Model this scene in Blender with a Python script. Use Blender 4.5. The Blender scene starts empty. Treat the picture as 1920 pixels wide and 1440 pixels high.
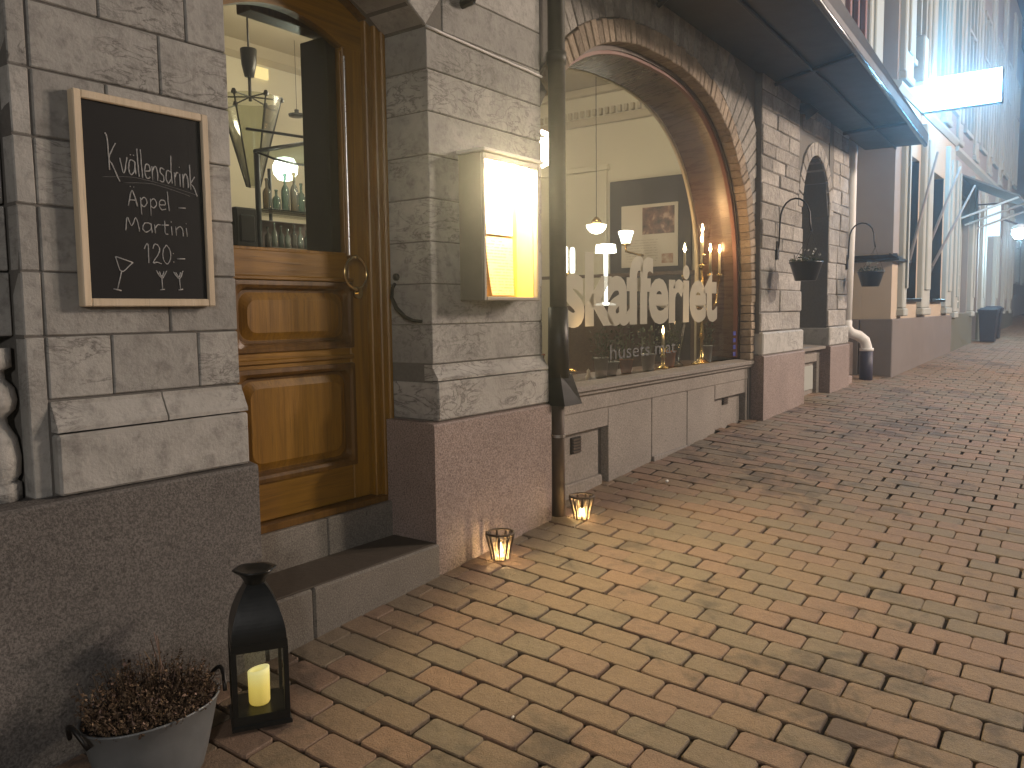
import bpy, math, random
import numpy as np
from math import sin, cos, pi, sqrt, radians
from mathutils import Matrix, Vector
random.seed(11)
SC = bpy.context.scene
COL = SC.collection
ZO = 1.547                      # everything is measured from eye height; ground under the camera is z = 0

# ------------------------------------------------------------------ camera, world, lamps, exposure
cam_d = bpy.data.cameras.new('camera')
cam = bpy.data.objects.new('camera', cam_d); COL.objects.link(cam)
RIGHT, DOWN, FWD = (0.58906618, -0.8079917, -0.01226569), (-0.07776508, -0.04157328, -0.99610454), (0.80433428, 0.58772534, -0.08732295)
cam.matrix_world = Matrix(((RIGHT[0], -DOWN[0], -FWD[0], 0), (RIGHT[1], -DOWN[1], -FWD[1], 0), (RIGHT[2], -DOWN[2], -FWD[2], ZO), (0, 0, 0, 1)))
cam_d.sensor_width = 36; cam_d.lens = 1550 / 1920 * 36
cam_d.clip_start = 0.05; cam_d.clip_end = 300
SC.camera = cam
w = bpy.data.worlds.new('World'); SC.world = w; w.use_nodes = True
bg = w.node_tree.nodes['Background']
bg.inputs[0].default_value = (0.10, 0.125, 0.20, 1); bg.inputs[1].default_value = 0.2
SC.view_settings.view_transform = 'Standard'; SC.view_settings.look = 'None'
SC.view_settings.exposure = 0.0; SC.view_settings.gamma = 1.0; SC.view_settings.use_curve_mapping = False
SC.render.engine = 'CYCLES'
SC.cycles.use_denoising = True
SC.cycles.max_bounces = 6; SC.cycles.diffuse_bounces = 3; SC.cycles.glossy_bounces = 3; SC.cycles.transparent_max_bounces = 12
SC.cycles.sample_clamp_indirect = 4.0
SC.cycles.caustics_reflective = False; SC.cycles.caustics_refractive = False

def lamp(name, loc, power, color, size=0.1, kind='POINT', aim=None, spot=None, sx=None, sy=None):
    d = bpy.data.lights.new(name, kind); d.energy = power; d.color = color
    if kind == 'AREA':
        d.shape = 'RECTANGLE'; d.size = sx; d.size_y = sy
    else:
        d.shadow_soft_size = size
    if kind == 'SPOT':
        d.spot_size = radians(spot); d.spot_blend = 0.6
    o = bpy.data.objects.new(name, d); COL.objects.link(o); o.location = (loc[0], loc[1], loc[2] + ZO)
    if aim is not None:
        v = Vector(aim) - Vector(loc); o.rotation_euler = v.to_track_quat('-Z', 'Y').to_euler()
    return o
# street lamps across the street, last one an added fill lamp (built below), and the room lamps behind the glass
OUTDOOR = [((9.2, -3.2, 3.3), 1500, (1.0, 0.84, 0.68)), ((16.0, -5.6, 3.7), 4000, (1.0, 0.78, 0.66)), ((-7.0, -6.2, 2.2), 1250, (1.0, 0.94, 0.88))]
for l_, p_, c_ in OUTDOOR:
    lamp('outdoor_light', l_, p_, c_, 0.42)
lamp('room_light', (4.6, 5.0, 1.75), 58, (1.0, 0.90, 0.70), 0.25)
lamp('room_light', (6.2, 3.35, 2.18), 36, (1.0, 0.86, 0.64), 0.12)

# ------------------------------------------------------------------ mesh helpers
class G:
    def __init__(s): s.v = []; s.f = []; s.m = []
    def add(s, vs, fs, mi=0):
        o = len(s.v); s.v += [tuple(map(float, p)) for p in vs]
        s.f += [tuple(i + o for i in f) for f in fs]; s.m += [mi] * len(fs); return s
    def box(s, x0, x1, y0, y1, z0, z1, mi=0):
        return s.add([(x0,y0,z0),(x1,y0,z0),(x1,y1,z0),(x0,y1,z0),(x0,y0,z1),(x1,y0,z1),(x1,y1,z1),(x0,y1,z1)],
                     [(0,3,2,1),(4,5,6,7),(0,1,5,4),(1,2,6,5),(2,3,7,6),(3,0,4,7)], mi)
    def cbox(s, x0, x1, y0, y1, z0, z1, c=0.006, j=0.0, mi=0):
        "box with every edge chamfered (44 triangles)"
        X, Y, Z = (x0, x1), (y0, y1), (z0, z1); vs = []; idx = {}
        for i in (0, 1):
            for k in (0, 1):
                for l in (0, 1):
                    jx, jy, jz = [random.uniform(-j, j) for _ in range(3)]
                    p = (X[i]+jx, Y[k]+jy, Z[l]+jz); d = (c*(1-2*i), c*(1-2*k), c*(1-2*l))
                    for a in range(3):          # vertex lying on the face whose normal is axis a
                        q = [p[b] + (0 if b == a else d[b]) for b in range(3)]
                        idx[i, k, l, a] = len(vs); vs.append(q)
        F = []
        for a in range(3):
            for sgn in (0, 1):
                b, c2 = [(1, 2), (2, 0), (0, 1)][a]
                def key(u, v_):
                    t = [0, 0, 0]; t[a] = sgn; t[b] = u; t[c2] = v_; return idx[t[0], t[1], t[2], a]
                q = [key(0, 0), key(1, 0), key(1, 1), key(0, 1)]
                F.append(tuple(q if sgn else q[::-1]))
        for a in range(3):                      # edges along axis a
            b, c2 = [(1, 2), (2, 0), (0, 1)][a]
            for u in (0, 1):
                for v_ in (0, 1):
                    def key(t_, ax):
                        t = [0, 0, 0]; t[a] = t_; t[b] = u; t[c2] = v_; return idx[t[0], t[1], t[2], ax]
                    q = [key(0, b), key(1, b), key(1, c2), key(0, c2)]
                    F.append(tuple(q if (u ^ v_) else q[::-1]))
        for i in (0, 1):
            for k in (0, 1):
                for l in (0, 1):
                    t = (idx[i,k,l,0], idx[i,k,l,1], idx[i,k,l,2]); F.append(t if (i+k+l) % 2 else t[::-1])
        return s.add(vs, F, mi)
    def slab(s, poly, n, depth, c=0.006, mi=0, back=False):
        "polygon front (counter-clockwise seen from n) with a chamfered rim and sides going back by depth"
        P = [Vector(p) for p in poly]; n = Vector(n).normalized(); k = len(P); inn = []
        for i in range(k):
            a = (P[i] - P[i-1]).normalized(); b = (P[(i+1) % k] - P[i]).normalized()
            na, nb = n.cross(a), n.cross(b); d = 1 + na.dot(nb)
            inn.append(P[i] + (na + nb) * (c / max(d, 0.3)))
        vs = inn + [p - n*c for p in P] + [p - n*depth for p in P]
        F = [tuple(range(k))]
        for i in range(k):
            i2 = (i+1) % k
            F += [(i, k+i, k+i2, i2), (k+i, 2*k+i, 2*k+i2, k+i2)]
        return s.add(vs, F, mi)
    def tube(s, pts, r, seg=8, closed=False, caps=True, mi=0):
        P = [Vector(p) for p in pts]; k = len(P); R = r if isinstance(r, (list, tuple)) else [r]*k
        T = [((P[(i+1) % k] - P[i-1]) if closed else (P[min(i+1, k-1)] - P[max(i-1, 0)])).normalized() for i in range(k)]
        u = T[0].orthogonal().normalized(); vs = []
        for i in range(k):
            u = (u - T[i]*u.dot(T[i])).normalized(); w_ = T[i].cross(u)
            for q in range(seg):
                a = 2*pi*q/seg; vs.append(P[i] + (u*cos(a) + w_*sin(a))*R[i])
        F = []
        for i in range(k if closed else k-1):
            i2 = (i+1) % k
            for q in range(seg):
                q2 = (q+1) % seg; F.append((i*seg+q, i*seg+q2, i2*seg+q2, i2*seg+q))
        if caps and not closed:
            F += [tuple(range(seg))[::-1], tuple((k-1)*seg+q for q in range(seg))]
        return s.add(vs, F, mi)
    def lathe(s, prof, c=(0,0,0), seg=16, sx=1.0, sy=1.0, mi=0, caps=(True, True)):
        vs = []; k = len(prof)
        for (r, z) in prof:
            for q in range(seg):
                a = 2*pi*q/seg; vs.append((c[0]+r*cos(a)*sx, c[1]+r*sin(a)*sy, c[2]+z))
        F = []
        for i in range(k-1):
            for q in range(seg):
                q2 = (q+1) % seg; F.append((i*seg+q, i*seg+q2, (i+1)*seg+q2, (i+1)*seg+q))
        if caps[0]: F.append(tuple(range(seg))[::-1])
        if caps[1]: F.append(tuple((k-1)*seg+q for q in range(seg)))
        return s.add(vs, F, mi)
    def loft(s, rings, cap0=False, cap1=False, mi=0):
        k = len(rings[0]); vs = [p for r in rings for p in r]; F = []
        for i in range(len(rings)-1):
            for q in range(k):
                q2 = (q+1) % k; F.append((i*k+q, i*k+q2, (i+1)*k+q2, (i+1)*k+q))
        if cap0: F.append(tuple(range(k))[::-1])
        if cap1: F.append(tuple((len(rings)-1)*k+q for q in range(k)))
        return s.add(vs, F, mi)
    def prism(s, poly, y0, y1, mi=0):
        "polygon in (x, z), clockwise or not, extruded from y0 to y1"
        k = len(poly); vs = [(x, y0, z) for x, z in poly] + [(x, y1, z) for x, z in poly]
        F = [tuple(range(k)), tuple(range(2*k-1, k-1, -1))] + [(i, k+i, k+(i+1) % k, (i+1) % k) for i in range(k)]
        return s.add(vs, F, mi)
    def prism_x(s, poly, x0, x1, mi=0):
        "profile in (y, z) extruded along x"
        k = len(poly); vs = [(x0, y, z) for y, z in poly] + [(x1, y, z) for y, z in poly]
        F = [tuple(range(k)), tuple(range(2*k-1, k-1, -1))] + [(i, k+i, k+(i+1) % k, (i+1) % k) for i in range(k)]
        return s.add(vs, F, mi)

WLOC = {}
def tag(o, label=None, cat=None, group=None, kind=None):
    if label: o['label'] = label
    if cat: o['category'] = cat
    if group: o['group'] = group
    if kind: o['kind'] = kind
    return o
def thing(name, label, cat, loc, group=None):
    o = bpy.data.objects.new(name, None); COL.objects.link(o); o.empty_display_size = 0.1
    o.location = (loc[0], loc[1], loc[2]+ZO); WLOC[o] = Vector(o.location)
    return tag(o, label, cat, group)
def place(o, parent, wl):
    COL.objects.link(o)
    if parent is not None:
        o.parent = parent; o.location = wl - WLOC[parent]
    else:
        o.location = wl
    WLOC[o] = wl
def mk(name, g, mat, parent=None, smooth=False, origin=None, fix=True):
    me = bpy.data.meshes.new(name)
    V = np.array(g.v, float)
    if origin is None:
        lo, hi = V.min(0), V.max(0); origin = ((lo[0]+hi[0])/2, (lo[1]+hi[1])/2, lo[2])
    wl = Vector((origin[0], origin[1], origin[2]+ZO))
    V = V - np.array(origin)
    me.from_pydata(V.tolist(), [], g.f)
    mats = mat if isinstance(mat, (list, tuple)) else [mat]
    for m in mats: me.materials.append(m)
    if len(mats) > 1: me.polygons.foreach_set('material_index', g.m)
    if smooth: me.polygons.foreach_set('use_smooth', [True]*len(me.polygons))
    if fix:
        import bmesh
        bm = bmesh.new(); bm.from_mesh(me); bmesh.ops.recalc_face_normals(bm, faces=bm.faces); bm.to_mesh(me); bm.free()
    me.update()
    o = bpy.data.objects.new(name, me); place(o, parent, wl)
    return o
def children(o): return [c for c in bpy.data.objects if c.parent is o]
def copy_tree(o, loc, parent=None, root=True):
    c = o.copy()
    if root: place(c, None, Vector((loc[0], loc[1], loc[2]+ZO)))
    else: COL.objects.link(c); c.parent = parent
    for ch in children(o): copy_tree(ch, None, c, False)
    return c

# ------------------------------------------------------------------ materials
class NT:
    def __init__(s, name):
        s.mat = bpy.data.materials.new(name); s.mat.use_nodes = True; s.t = s.mat.node_tree; s.t.nodes.clear()
        s.out = s.n('ShaderNodeOutputMaterial')
    def n(s, typ, **kw):
        nd = s.t.nodes.new(typ)
        for k, v in kw.items():
            if k.startswith('i_'):
                key = k[2:]; key = int(key) if key.isdigit() else key.replace('_', ' ')
                if isinstance(v, bpy.types.NodeSocket): s.t.links.new(v, nd.inputs[key])
                else: nd.inputs[key].default_value = v
            else: setattr(nd, k, v)
        return nd
    def math(s, op, a, b=0.0, clamp=False):
        nd = s.n('ShaderNodeMath', operation=op, use_clamp=clamp)
        for i, v in enumerate((a, b)):
            if isinstance(v, bpy.types.NodeSocket): s.t.links.new(v, nd.inputs[i])
            else: nd.inputs[i].default_value = v
        return nd.outputs[0]
    def noise(s, scale, detail=4, rough=0.55, vec=None, dist=0.0):
        nd = s.n('ShaderNodeTexNoise'); nd.inputs['Scale'].default_value = scale; nd.inputs['Detail'].default_value = detail
        nd.inputs['Roughness'].default_value = rough; nd.inputs['Distortion'].default_value = dist
        if vec is None: vec = s.pos()
        s.t.links.new(vec, nd.inputs['Vector']); return nd.outputs[0]
    def pos(s):
        if not hasattr(s, '_p'): s._p = s.n('ShaderNodeNewGeometry')
        return s._p.outputs['Position']
    def island(s):
        s.pos(); return s._p.outputs['Random Per Island']
    def rnd(s): return s.n('ShaderNodeObjectInfo').outputs['Random']
    def ramp(s, fac, stops):
        nd = s.n('ShaderNodeValToRGB'); s.t.links.new(fac, nd.inputs[0]); cr = nd.color_ramp
        while len(cr.elements) < len(stops): cr.elements.new(0.5)
        for e, (p, c) in zip(cr.elements, stops):
            e.position = p; e.color = (*c, 1) if len(c) == 3 else c
        return nd.outputs[0]
    def mix(s, fac, a, b, mode='MIX'):
        nd = s.n('ShaderNodeMix', data_type='RGBA', blend_type=mode)
        for i, v in ((0, fac), (6, a), (7, b)):
            if isinstance(v, bpy.types.NodeSocket): s.t.links.new(v, nd.inputs[i])
            else: nd.inputs[i].default_value = v if i == 0 or len(v) == 4 else (*v, 1)
        return nd.outputs[2]
    def scale(s, v, xyz):
        nd = s.n('ShaderNodeVectorMath', operation='MULTIPLY'); s.t.links.new(v, nd.inputs[0]); nd.inputs[1].default_value = xyz
        return nd.outputs[0]
    def gray(s, fac, lo, hi):
        m = s.n('ShaderNodeMapRange'); s.t.links.new(fac, m.inputs[0]); m.inputs[3].default_value = lo; m.inputs[4].default_value = hi
        return m.outputs[0]
    def bump(s, h, dist=0.004, strength=0.6, prev=None):
        nd = s.n('ShaderNodeBump'); nd.inputs['Strength'].default_value = strength; nd.inputs['Distance'].default_value = dist
        s.t.links.new(h, nd.inputs['Height'])
        if prev is not None: s.t.links.new(prev, nd.inputs['Normal'])
        return nd.outputs[0]
    def done(s, color, rough=0.8, normal=None, metallic=0.0, spec=0.4, **kw):
        b = s.n('ShaderNodeBsdfPrincipled')
        for key, v in (('Base Color', color), ('Roughness', rough), ('Metallic', metallic), ('Specular IOR Level', spec), *[(k.replace('_', ' '), v) for k, v in kw.items()]):
            if isinstance(v, bpy.types.NodeSocket): s.t.links.new(v, b.inputs[key])
            elif key in ('Base Color', 'Emission Color'): b.inputs[key].default_value = (*v, 1)
            else: b.inputs[key].default_value = v
        if normal is not None: s.t.links.new(normal, b.inputs['Normal'])
        s.t.links.new(b.outputs[0], s.out.inputs[0]); return s.mat
def value_var(t, col, f, lo, hi):
    v = t.gray(f, lo, hi); cc = t.n('ShaderNodeCombineColor')
    for i in range(3): t.t.links.new(v, cc.inputs[i])
    return t.mix(1.0, col, cc.outputs[0], 'MULTIPLY')

def m_stone(name, c1, c2, dark, sc=5.0, var=(0.82, 1.14), rough=0.75, veins=True, bump=0.004, fine=70):
    t = NT(name); p = t.pos(); off = t.n('ShaderNodeVectorMath', operation='ADD')
    rr = t.rnd(); cx = t.n('ShaderNodeCombineXYZ'); t.t.links.new(t.math('MULTIPLY', rr, 13.0), cx.inputs[0]); t.t.links.new(t.math('MULTIPLY', rr, 29.0), cx.inputs[2])
    t.t.links.new(p, off.inputs[0]); t.t.links.new(cx.outputs[0], off.inputs[1]); v = off.outputs[0]
    n1 = t.noise(sc, 5, 0.6, v, 0.6); col = t.ramp(n1, [(0.3, c1), (0.7, c2)])
    if veins:
        n2 = t.noise(sc*0.9, 6, 0.62, t.scale(v, (1, 1, 2.6)), 1.6)
        vein = t.ramp(t.math('ABSOLUTE', t.math('SUBTRACT', n2, 0.5)), [(0.0, (0.9,)*3), (0.012, (0.5,)*3), (0.03, (0.12,)*3), (0.07, (0,)*3)])
        patch = t.ramp(t.noise(2.2, 3, 0.5, v), [(0.45, (0,)*3), (0.60, (1,)*3)])
        col = t.mix(t.math('MULTIPLY', vein, patch), col, dark)
    st = t.ramp(t.noise(sc*3.5, 6, 0.7, v), [(0.50, (0,)*3), (0.74, (0.62,)*3)]); col = t.mix(st, col, dark)
    col = value_var(t, col, t.math('FRACT', t.math('ADD', rr, t.island())), *var)
    grime = t.ramp(t.noise(1.1, 4, 0.6), [(0.5, (0,)*3), (0.8, (0.4,)*3)]); col = t.mix(grime, col, dark)
    h = t.math('ADD', t.noise(fine, 4, 0.6), t.math('MULTIPLY', t.noise(sc*3.5, 5, 0.6, v), 2.0))
    return t.done(col, t.gray(n1, rough-0.1, rough+0.12), t.bump(h, bump, 0.7))
def m_granite(name, c1, c2, c3, sc=150, rough=0.7, var=(0.9, 1.1)):
    t = NT(name); n1 = t.noise(sc, 3, 0.7)
    col = t.ramp(n1, [(0.38, c1), (0.5, c2), (0.62, c3)])
    big = t.noise(2.4, 6, 0.68); col = value_var(t, col, big, 0.60, 1.32); col = value_var(t, col, t.rnd(), *var)
    pits = t.ramp(t.noise(30, 4, 0.75), [(0.63, (0,)*3), (0.69, (0.75,)*3)]); col = t.mix(pits, col, tuple(c*0.45 for c in c1))
    return t.done(col, rough, t.bump(n1, 0.004, 0.7))
def m_plain(name, c, rough=0.6, metallic=0.0, nsc=30, amt=0.18, bump=0.001, spec=0.4, **kw):
    t = NT(name); n1 = t.noise(nsc, 4, 0.6)
    col = value_var(t, t.mix(0.0, c, c), n1, 1-amt, 1+amt)
    return t.done(col, t.gray(n1, max(rough-0.08, 0.02), rough+0.1), t.bump(n1, bump, 0.5), metallic, spec, **kw)
def m_emit(name, c, strength):
    t = NT(name); e = t.n('ShaderNodeEmission'); e.inputs[0].default_value = (*c, 1); e.inputs[1].default_value = strength
    t.t.links.new(e.outputs[0], t.out.inputs[0]); return t.mat
def m_glass(name, tint=(1, 1, 1), gloss=1.0, rough=0.015, dirt=0.0):
    t = NT(name); tr = t.n('ShaderNodeBsdfTransparent'); tr.inputs[0].default_value = (*tint, 1)
    gl = t.n('ShaderNodeBsdfGlossy'); gl.inputs[1].default_value = rough
    fr = t.n('ShaderNodeFresnel'); fr.inputs[0].default_value = 1.5
    mx = t.n('ShaderNodeMixShader'); t.t.links.new(t.math('MULTIPLY', fr.outputs[0], gloss, True), mx.inputs[0])
    t.t.links.new(tr.outputs[0], mx.inputs[1]); t.t.links.new(gl.outputs[0], mx.inputs[2]); last = mx.outputs[0]
    if dirt:
        d = t.n('ShaderNodeBsdfDiffuse'); d.inputs[0].default_value = (0.5, 0.48, 0.42, 1)
        m2 = t.n('ShaderNodeMixShader'); t.t.links.new(t.gray(t.noise(3, 4, 0.6), 0, dirt), m2.inputs[0])
        t.t.links.new(last, m2.inputs[1]); t.t.links.new(d.outputs[0], m2.inputs[2]); last = m2.outputs[0]
    t.t.links.new(last, t.out.inputs[0]); return t.mat
def m_wood(name, c1, c2, c3, axis=2, rough=0.38, sc=1.0):
    t = NT(name); s_ = [34*sc]*3; s_[axis] = 1.6*sc; v = t.scale(t.pos(), s_)
    n1 = t.noise(1.0, 5, 0.6, v, 0.8); col = t.ramp(n1, [(0.28, c1), (0.5, c2), (0.75, c3)])
    big = t.noise(3.0, 3, 0.5); col = value_var(t, col, big, 0.72, 1.25); col = value_var(t, col, t.rnd(), 0.88, 1.1)
    v2 = [160*sc]*3; v2[axis] = 5*sc; fine = t.noise(1.0, 3, 0.6, t.scale(t.pos(), v2))
    pores = t.ramp(fine, [(0.60, (0,)*3), (0.70, (0.5,)*3)]); col = t.mix(pores, col, tuple(c*0.5 for c in c1))
    return t.done(col, t.gray(n1, rough-0.08, rough+0.12), t.bump(fine, 0.0012, 0.5))

M = {}
M['stone'] = m_stone('pale_limestone', (0.30, 0.29, 0.265), (0.44, 0.425, 0.39), (0.10, 0.092, 0.08), 5.5)
M['stone_base'] = m_stone('light_limestone', (0.38, 0.365, 0.33), (0.50, 0.48, 0.44), (0.11, 0.10, 0.09), 4.5, (0.9, 1.08))
M['rough'] = m_stone('split_stone', (0.25, 0.23, 0.205), (0.43, 0.40, 0.36), (0.10, 0.09, 0.08), 9, (0.72, 1.2), 0.85, False, 0.012, 45)
M['voussoir'] = m_stone('arch_stone', (0.22, 0.205, 0.18), (0.38, 0.35, 0.31), (0.09, 0.08, 0.07), 8, (0.72, 1.2), 0.85, False, 0.010, 45)
M['brick'] = m_stone('tan_brick', (0.27, 0.205, 0.145), (0.39, 0.31, 0.225), (0.12, 0.085, 0.06), 12, (0.7, 1.2), 0.85, False, 0.008, 60)
M['mortar'] = m_plain('mortar', (0.15, 0.14, 0.125), 0.95, 0, 60, 0.3, 0.004)
M['granite'] = m_granite('grey_granite', (0.085, 0.077, 0.069), (0.135, 0.122, 0.110), (0.195, 0.177, 0.160), 135)
M['granite_pink'] = m_granite('pink_granite', (0.175, 0.128, 0.11), (0.28, 0.215, 0.188), (0.37, 0.295, 0.26), 135)
M['granite_dark'] = m_granite('worn_granite', (0.13, 0.115, 0.095), (0.18, 0.162, 0.136), (0.24, 0.215, 0.18), 150)
M['tread'] = m_plain('shaded_wet_tread', (0.075, 0.06, 0.045), 0.8, 0, 25, 0.35, 0.004)  # dark brown wet tread, shade under the blocked sky put into its colour
M['skirt'] = m_granite('skirting_stone', (0.20, 0.175, 0.15), (0.255, 0.225, 0.195), (0.305, 0.27, 0.235), 90, 0.75)
M['oak'] = m_wood('varnished_oak', (0.155, 0.072, 0.005), (0.25, 0.120, 0.008), (0.33, 0.162, 0.013), 2)
M['oak_h'] = m_wood('varnished_oak_rail', (0.155, 0.072, 0.005), (0.25, 0.120, 0.008), (0.33, 0.162, 0.013), 0)
M['oak_dark'] = m_wood('dark_oak', (0.085, 0.037, 0.004), (0.14, 0.064, 0.007), (0.19, 0.09, 0.011), 2)
M['pine'] = m_wood('pale_pine', (0.56, 0.45, 0.30), (0.66, 0.54, 0.38), (0.72, 0.60, 0.44), 2, 0.55)
M['slate'] = m_plain('chalkboard_black', (0.012, 0.012, 0.013), 0.72, 0, 7, 0.5, 0.0006, 0.25)
M['chalk'] = m_plain('chalk', (0.44, 0.435, 0.42), 0.95, 0, 220, 0.6, 0.001)
M['chalk_faint'] = m_plain('rubbed_chalk', (0.13, 0.13, 0.128), 0.95, 0, 200, 0.6, 0.001)
M['brass'] = m_plain('brass', (0.62, 0.44, 0.18), 0.22, 1.0, 12, 0.12)
M['iron'] = m_plain('dark_iron', (0.035, 0.033, 0.031), 0.42, 0.8, 25, 0.3)
M['steel'] = m_plain('brushed_steel', (0.5, 0.48, 0.45), 0.28, 1.0, 25, 0.15)
M['black'] = m_plain('black_metal', (0.012, 0.013, 0.012), 0.32, 0.0, 20, 0.3)
M['pipe'] = m_plain('grey_green_pipe', (0.060, 0.058, 0.047), 0.5, 0.3, 14, 0.3)
M['pipe_low'] = m_plain('brown_pipe', (0.075, 0.052, 0.036), 0.6, 0.2, 18, 0.35)
M['zinc'] = m_plain('zinc', (0.20, 0.212, 0.215), 0.5, 0.3, 9, 0.25)
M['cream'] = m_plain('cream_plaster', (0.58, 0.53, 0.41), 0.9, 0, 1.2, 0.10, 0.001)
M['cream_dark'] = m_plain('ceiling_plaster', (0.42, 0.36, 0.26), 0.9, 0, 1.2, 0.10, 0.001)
M['lining'] = m_wood('brown_lining', (0.055, 0.026, 0.013), (0.085, 0.042, 0.021), (0.11, 0.056, 0.028), 1, 0.26)
M['greypanel'] = m_plain('green_grey_paint', (0.085, 0.085, 0.06), 0.4, 0, 4, 0.2)
M['darkwood'] = m_wood('dark_shelf', (0.06, 0.035, 0.02), (0.10, 0.06, 0.035), (0.13, 0.08, 0.05), 0, 0.35)
M['pane'] = m_glass('window_glass', (0.96, 0.97, 0.94), 1.0, 0.012, 0.05)
M['doorglass'] = m_glass('door_glass', (0.93, 0.95, 0.90), 0.8, 0.01, 0.03)
M['thin_glass'] = m_glass('thin_glass', (0.93, 0.96, 0.92), 1.0, 0.02)
M['jar_glass'] = m_glass('ribbed_jar_glass', (0.97, 0.93, 0.85), 0.9, 0.05)
t = NT('ribbed_jar_glass2'); tr_ = t.n('ShaderNodeBsdfTransparent'); tr_.inputs[0].default_value = (0.97, 0.94, 0.88, 1); tl_ = t.n('ShaderNodeBsdfTranslucent'); tl_.inputs[0].default_value = (0.85, 0.66, 0.42, 1)
gl_ = t.n('ShaderNodeBsdfGlossy'); gl_.inputs[1].default_value = 0.08; m1 = t.n('ShaderNodeMixShader'); m1.inputs[0].default_value = 0.16; t.t.links.new(tr_.outputs[0], m1.inputs[1]); t.t.links.new(tl_.outputs[0], m1.inputs[2])
m2 = t.n('ShaderNodeMixShader'); fr_ = t.n('ShaderNodeFresnel'); t.t.links.new(fr_.outputs[0], m2.inputs[0]); t.t.links.new(m1.outputs[0], m2.inputs[1]); t.t.links.new(gl_.outputs[0], m2.inputs[2]); t.t.links.new(m2.outputs[0], t.out.inputs[0]); M['jar_glass'] = t.mat
M['bottle_green'] = m_glass('green_bottle', (0.30, 0.46, 0.42), 1.6, 0.05, 0.2)
M['bottle_brown'] = m_glass('brown_bottle', (0.40, 0.33, 0.20), 1.6, 0.05, 0.2)
M['bottle_clear'] = m_glass('clear_bottle', (0.62, 0.78, 0.72), 2.0, 0.06, 0.45)
M['paper'] = m_plain('white_paper', (0.78, 0.76, 0.70), 0.9, 0, 8, 0.05)
M['tin'] = m_plain('tin_pot', (0.42, 0.44, 0.44), 0.4, 0.5, 18, 0.2)
M['terracotta'] = m_plain('terracotta', (0.34, 0.13, 0.06), 0.85, 0, 20, 0.25)
M['leaf'] = m_plain('herb_leaf', (0.04, 0.06, 0.022), 0.6, 0, 30, 0.35)
M['leaf2'] = m_plain('grey_leaf', (0.16, 0.19, 0.12), 0.7, 0, 30, 0.35)
M['wax'] = m_plain('ivory_wax', (0.75, 0.66, 0.45), 0.5, 0, 10, 0.08)
M['white'] = m_plain('white_paint', (0.72, 0.70, 0.66), 0.6, 0, 6, 0.08)
M['wash_white'] = m_plain('pale_plaster', (0.36, 0.37, 0.335), 0.8, 0, 2.0, 0.15, 0.002)
M['peach'] = m_plain('peach_plaster', (0.44, 0.36, 0.27), 0.85, 0, 1.4, 0.16, 0.002)
M['mauve'] = m_plain('mauve_plaster', (0.27, 0.245, 0.23), 0.85, 0, 1.6, 0.18, 0.002)
M['plinth2'] = m_plain('brown_plinth_paint', (0.165, 0.142, 0.128), 0.8, 0, 3.0, 0.25, 0.003)
M['redframe'] = m_plain('red_brown_frame', (0.20, 0.085, 0.06), 0.6, 0, 6, 0.2)
M['darkglass'] = m_plain('dark_window', (0.02, 0.024, 0.026), 0.08, 0, 3, 0.3, 0.0, 0.6)
M['flame'] = m_emit('candle_flame', (1.0, 0.70, 0.34), 150)
M['flame_dim'] = m_emit('small_flame', (1.0, 0.66, 0.30), 26)
M['bulb'] = m_emit('lamp_glow', (1.0, 0.93, 0.76), 9)
M['bulb_soft'] = m_emit('lamp_glow_soft', (0.95, 0.96, 0.85), 3.2)
M['exit'] = m_emit('lit_sign', (1.0, 0.75, 0.33), 1.25)

# paving brick: buff / orange / grey-green per brick, dark blotches with a shape of their own
def m_paver():
    t = NT('paving_brick'); r = t.math('FRACT', t.math('ADD', t.rnd(), t.math('MULTIPLY', t.island(), 1.0)))
    col = t.ramp(r, [(0.0, (0.265, 0.176, 0.124)), (0.22, (0.272, 0.181, 0.127)), (0.30, (0.268, 0.185, 0.122)), (0.62, (0.25, 0.183, 0.122)), (0.68, (0.222, 0.176, 0.122)), (0.93, (0.235, 0.183, 0.127)), (0.95, (0.295, 0.188, 0.125))])
    nd = t.t.nodes[-1]
    g1 = t.noise(16, 6, 0.72); col = value_var(t, col, g1, 0.62, 1.32)
    sp = t.ramp(t.noise(240, 2, 0.6), [(0.38, (0.8,)*3), (0.52, (0,)*3)]); col = t.mix(t.math('MULTIPLY', sp, 0.6), col, (0.12, 0.085, 0.055))
    a = t.noise(1.15, 3, 0.55); b = t.noise(5.5, 4, 0.65, None, 0.5)
    bl = t.ramp(t.math('ADD', t.math('MULTIPLY', a, 0.55), t.math('MULTIPLY', b, 0.6)), [(0.59, (0,)*3), (0.69, (0.60,)*3)])
    col = t.mix(bl, col, (0.055, 0.045, 0.036))
    lt = t.ramp(t.noise(150, 2, 0.5), [(0.70, (0,)*3), (0.76, (0.5,)*3)]); col = t.mix(lt, col, (0.42, 0.34, 0.24))
    h = t.math('ADD', t.math('MULTIPLY', t.noise(22, 5, 0.6), 2.2), t.noise(190, 3, 0.6))
    return t.done(col, t.gray(g1, 0.62, 0.86), t.bump(h, 0.0035, 0.8), 0, 0.35)
M['paver'] = m_paver()
t = NT('joint_sand'); n_ = t.noise(60, 4, 0.7)
moss = t.ramp(t.noise(3, 4, 0.6), [(0.5, (0,)*3), (0.7, (1,)*3)])
M['sand'] = t.done(t.mix(moss, value_var(t, t.mix(0.0, (0.034, 0.025, 0.016), (0, 0, 0)), n_, 0.5, 1.6), (0.035, 0.034, 0.016)), 0.95, t.bump(n_, 0.006, 0.8))

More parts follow.
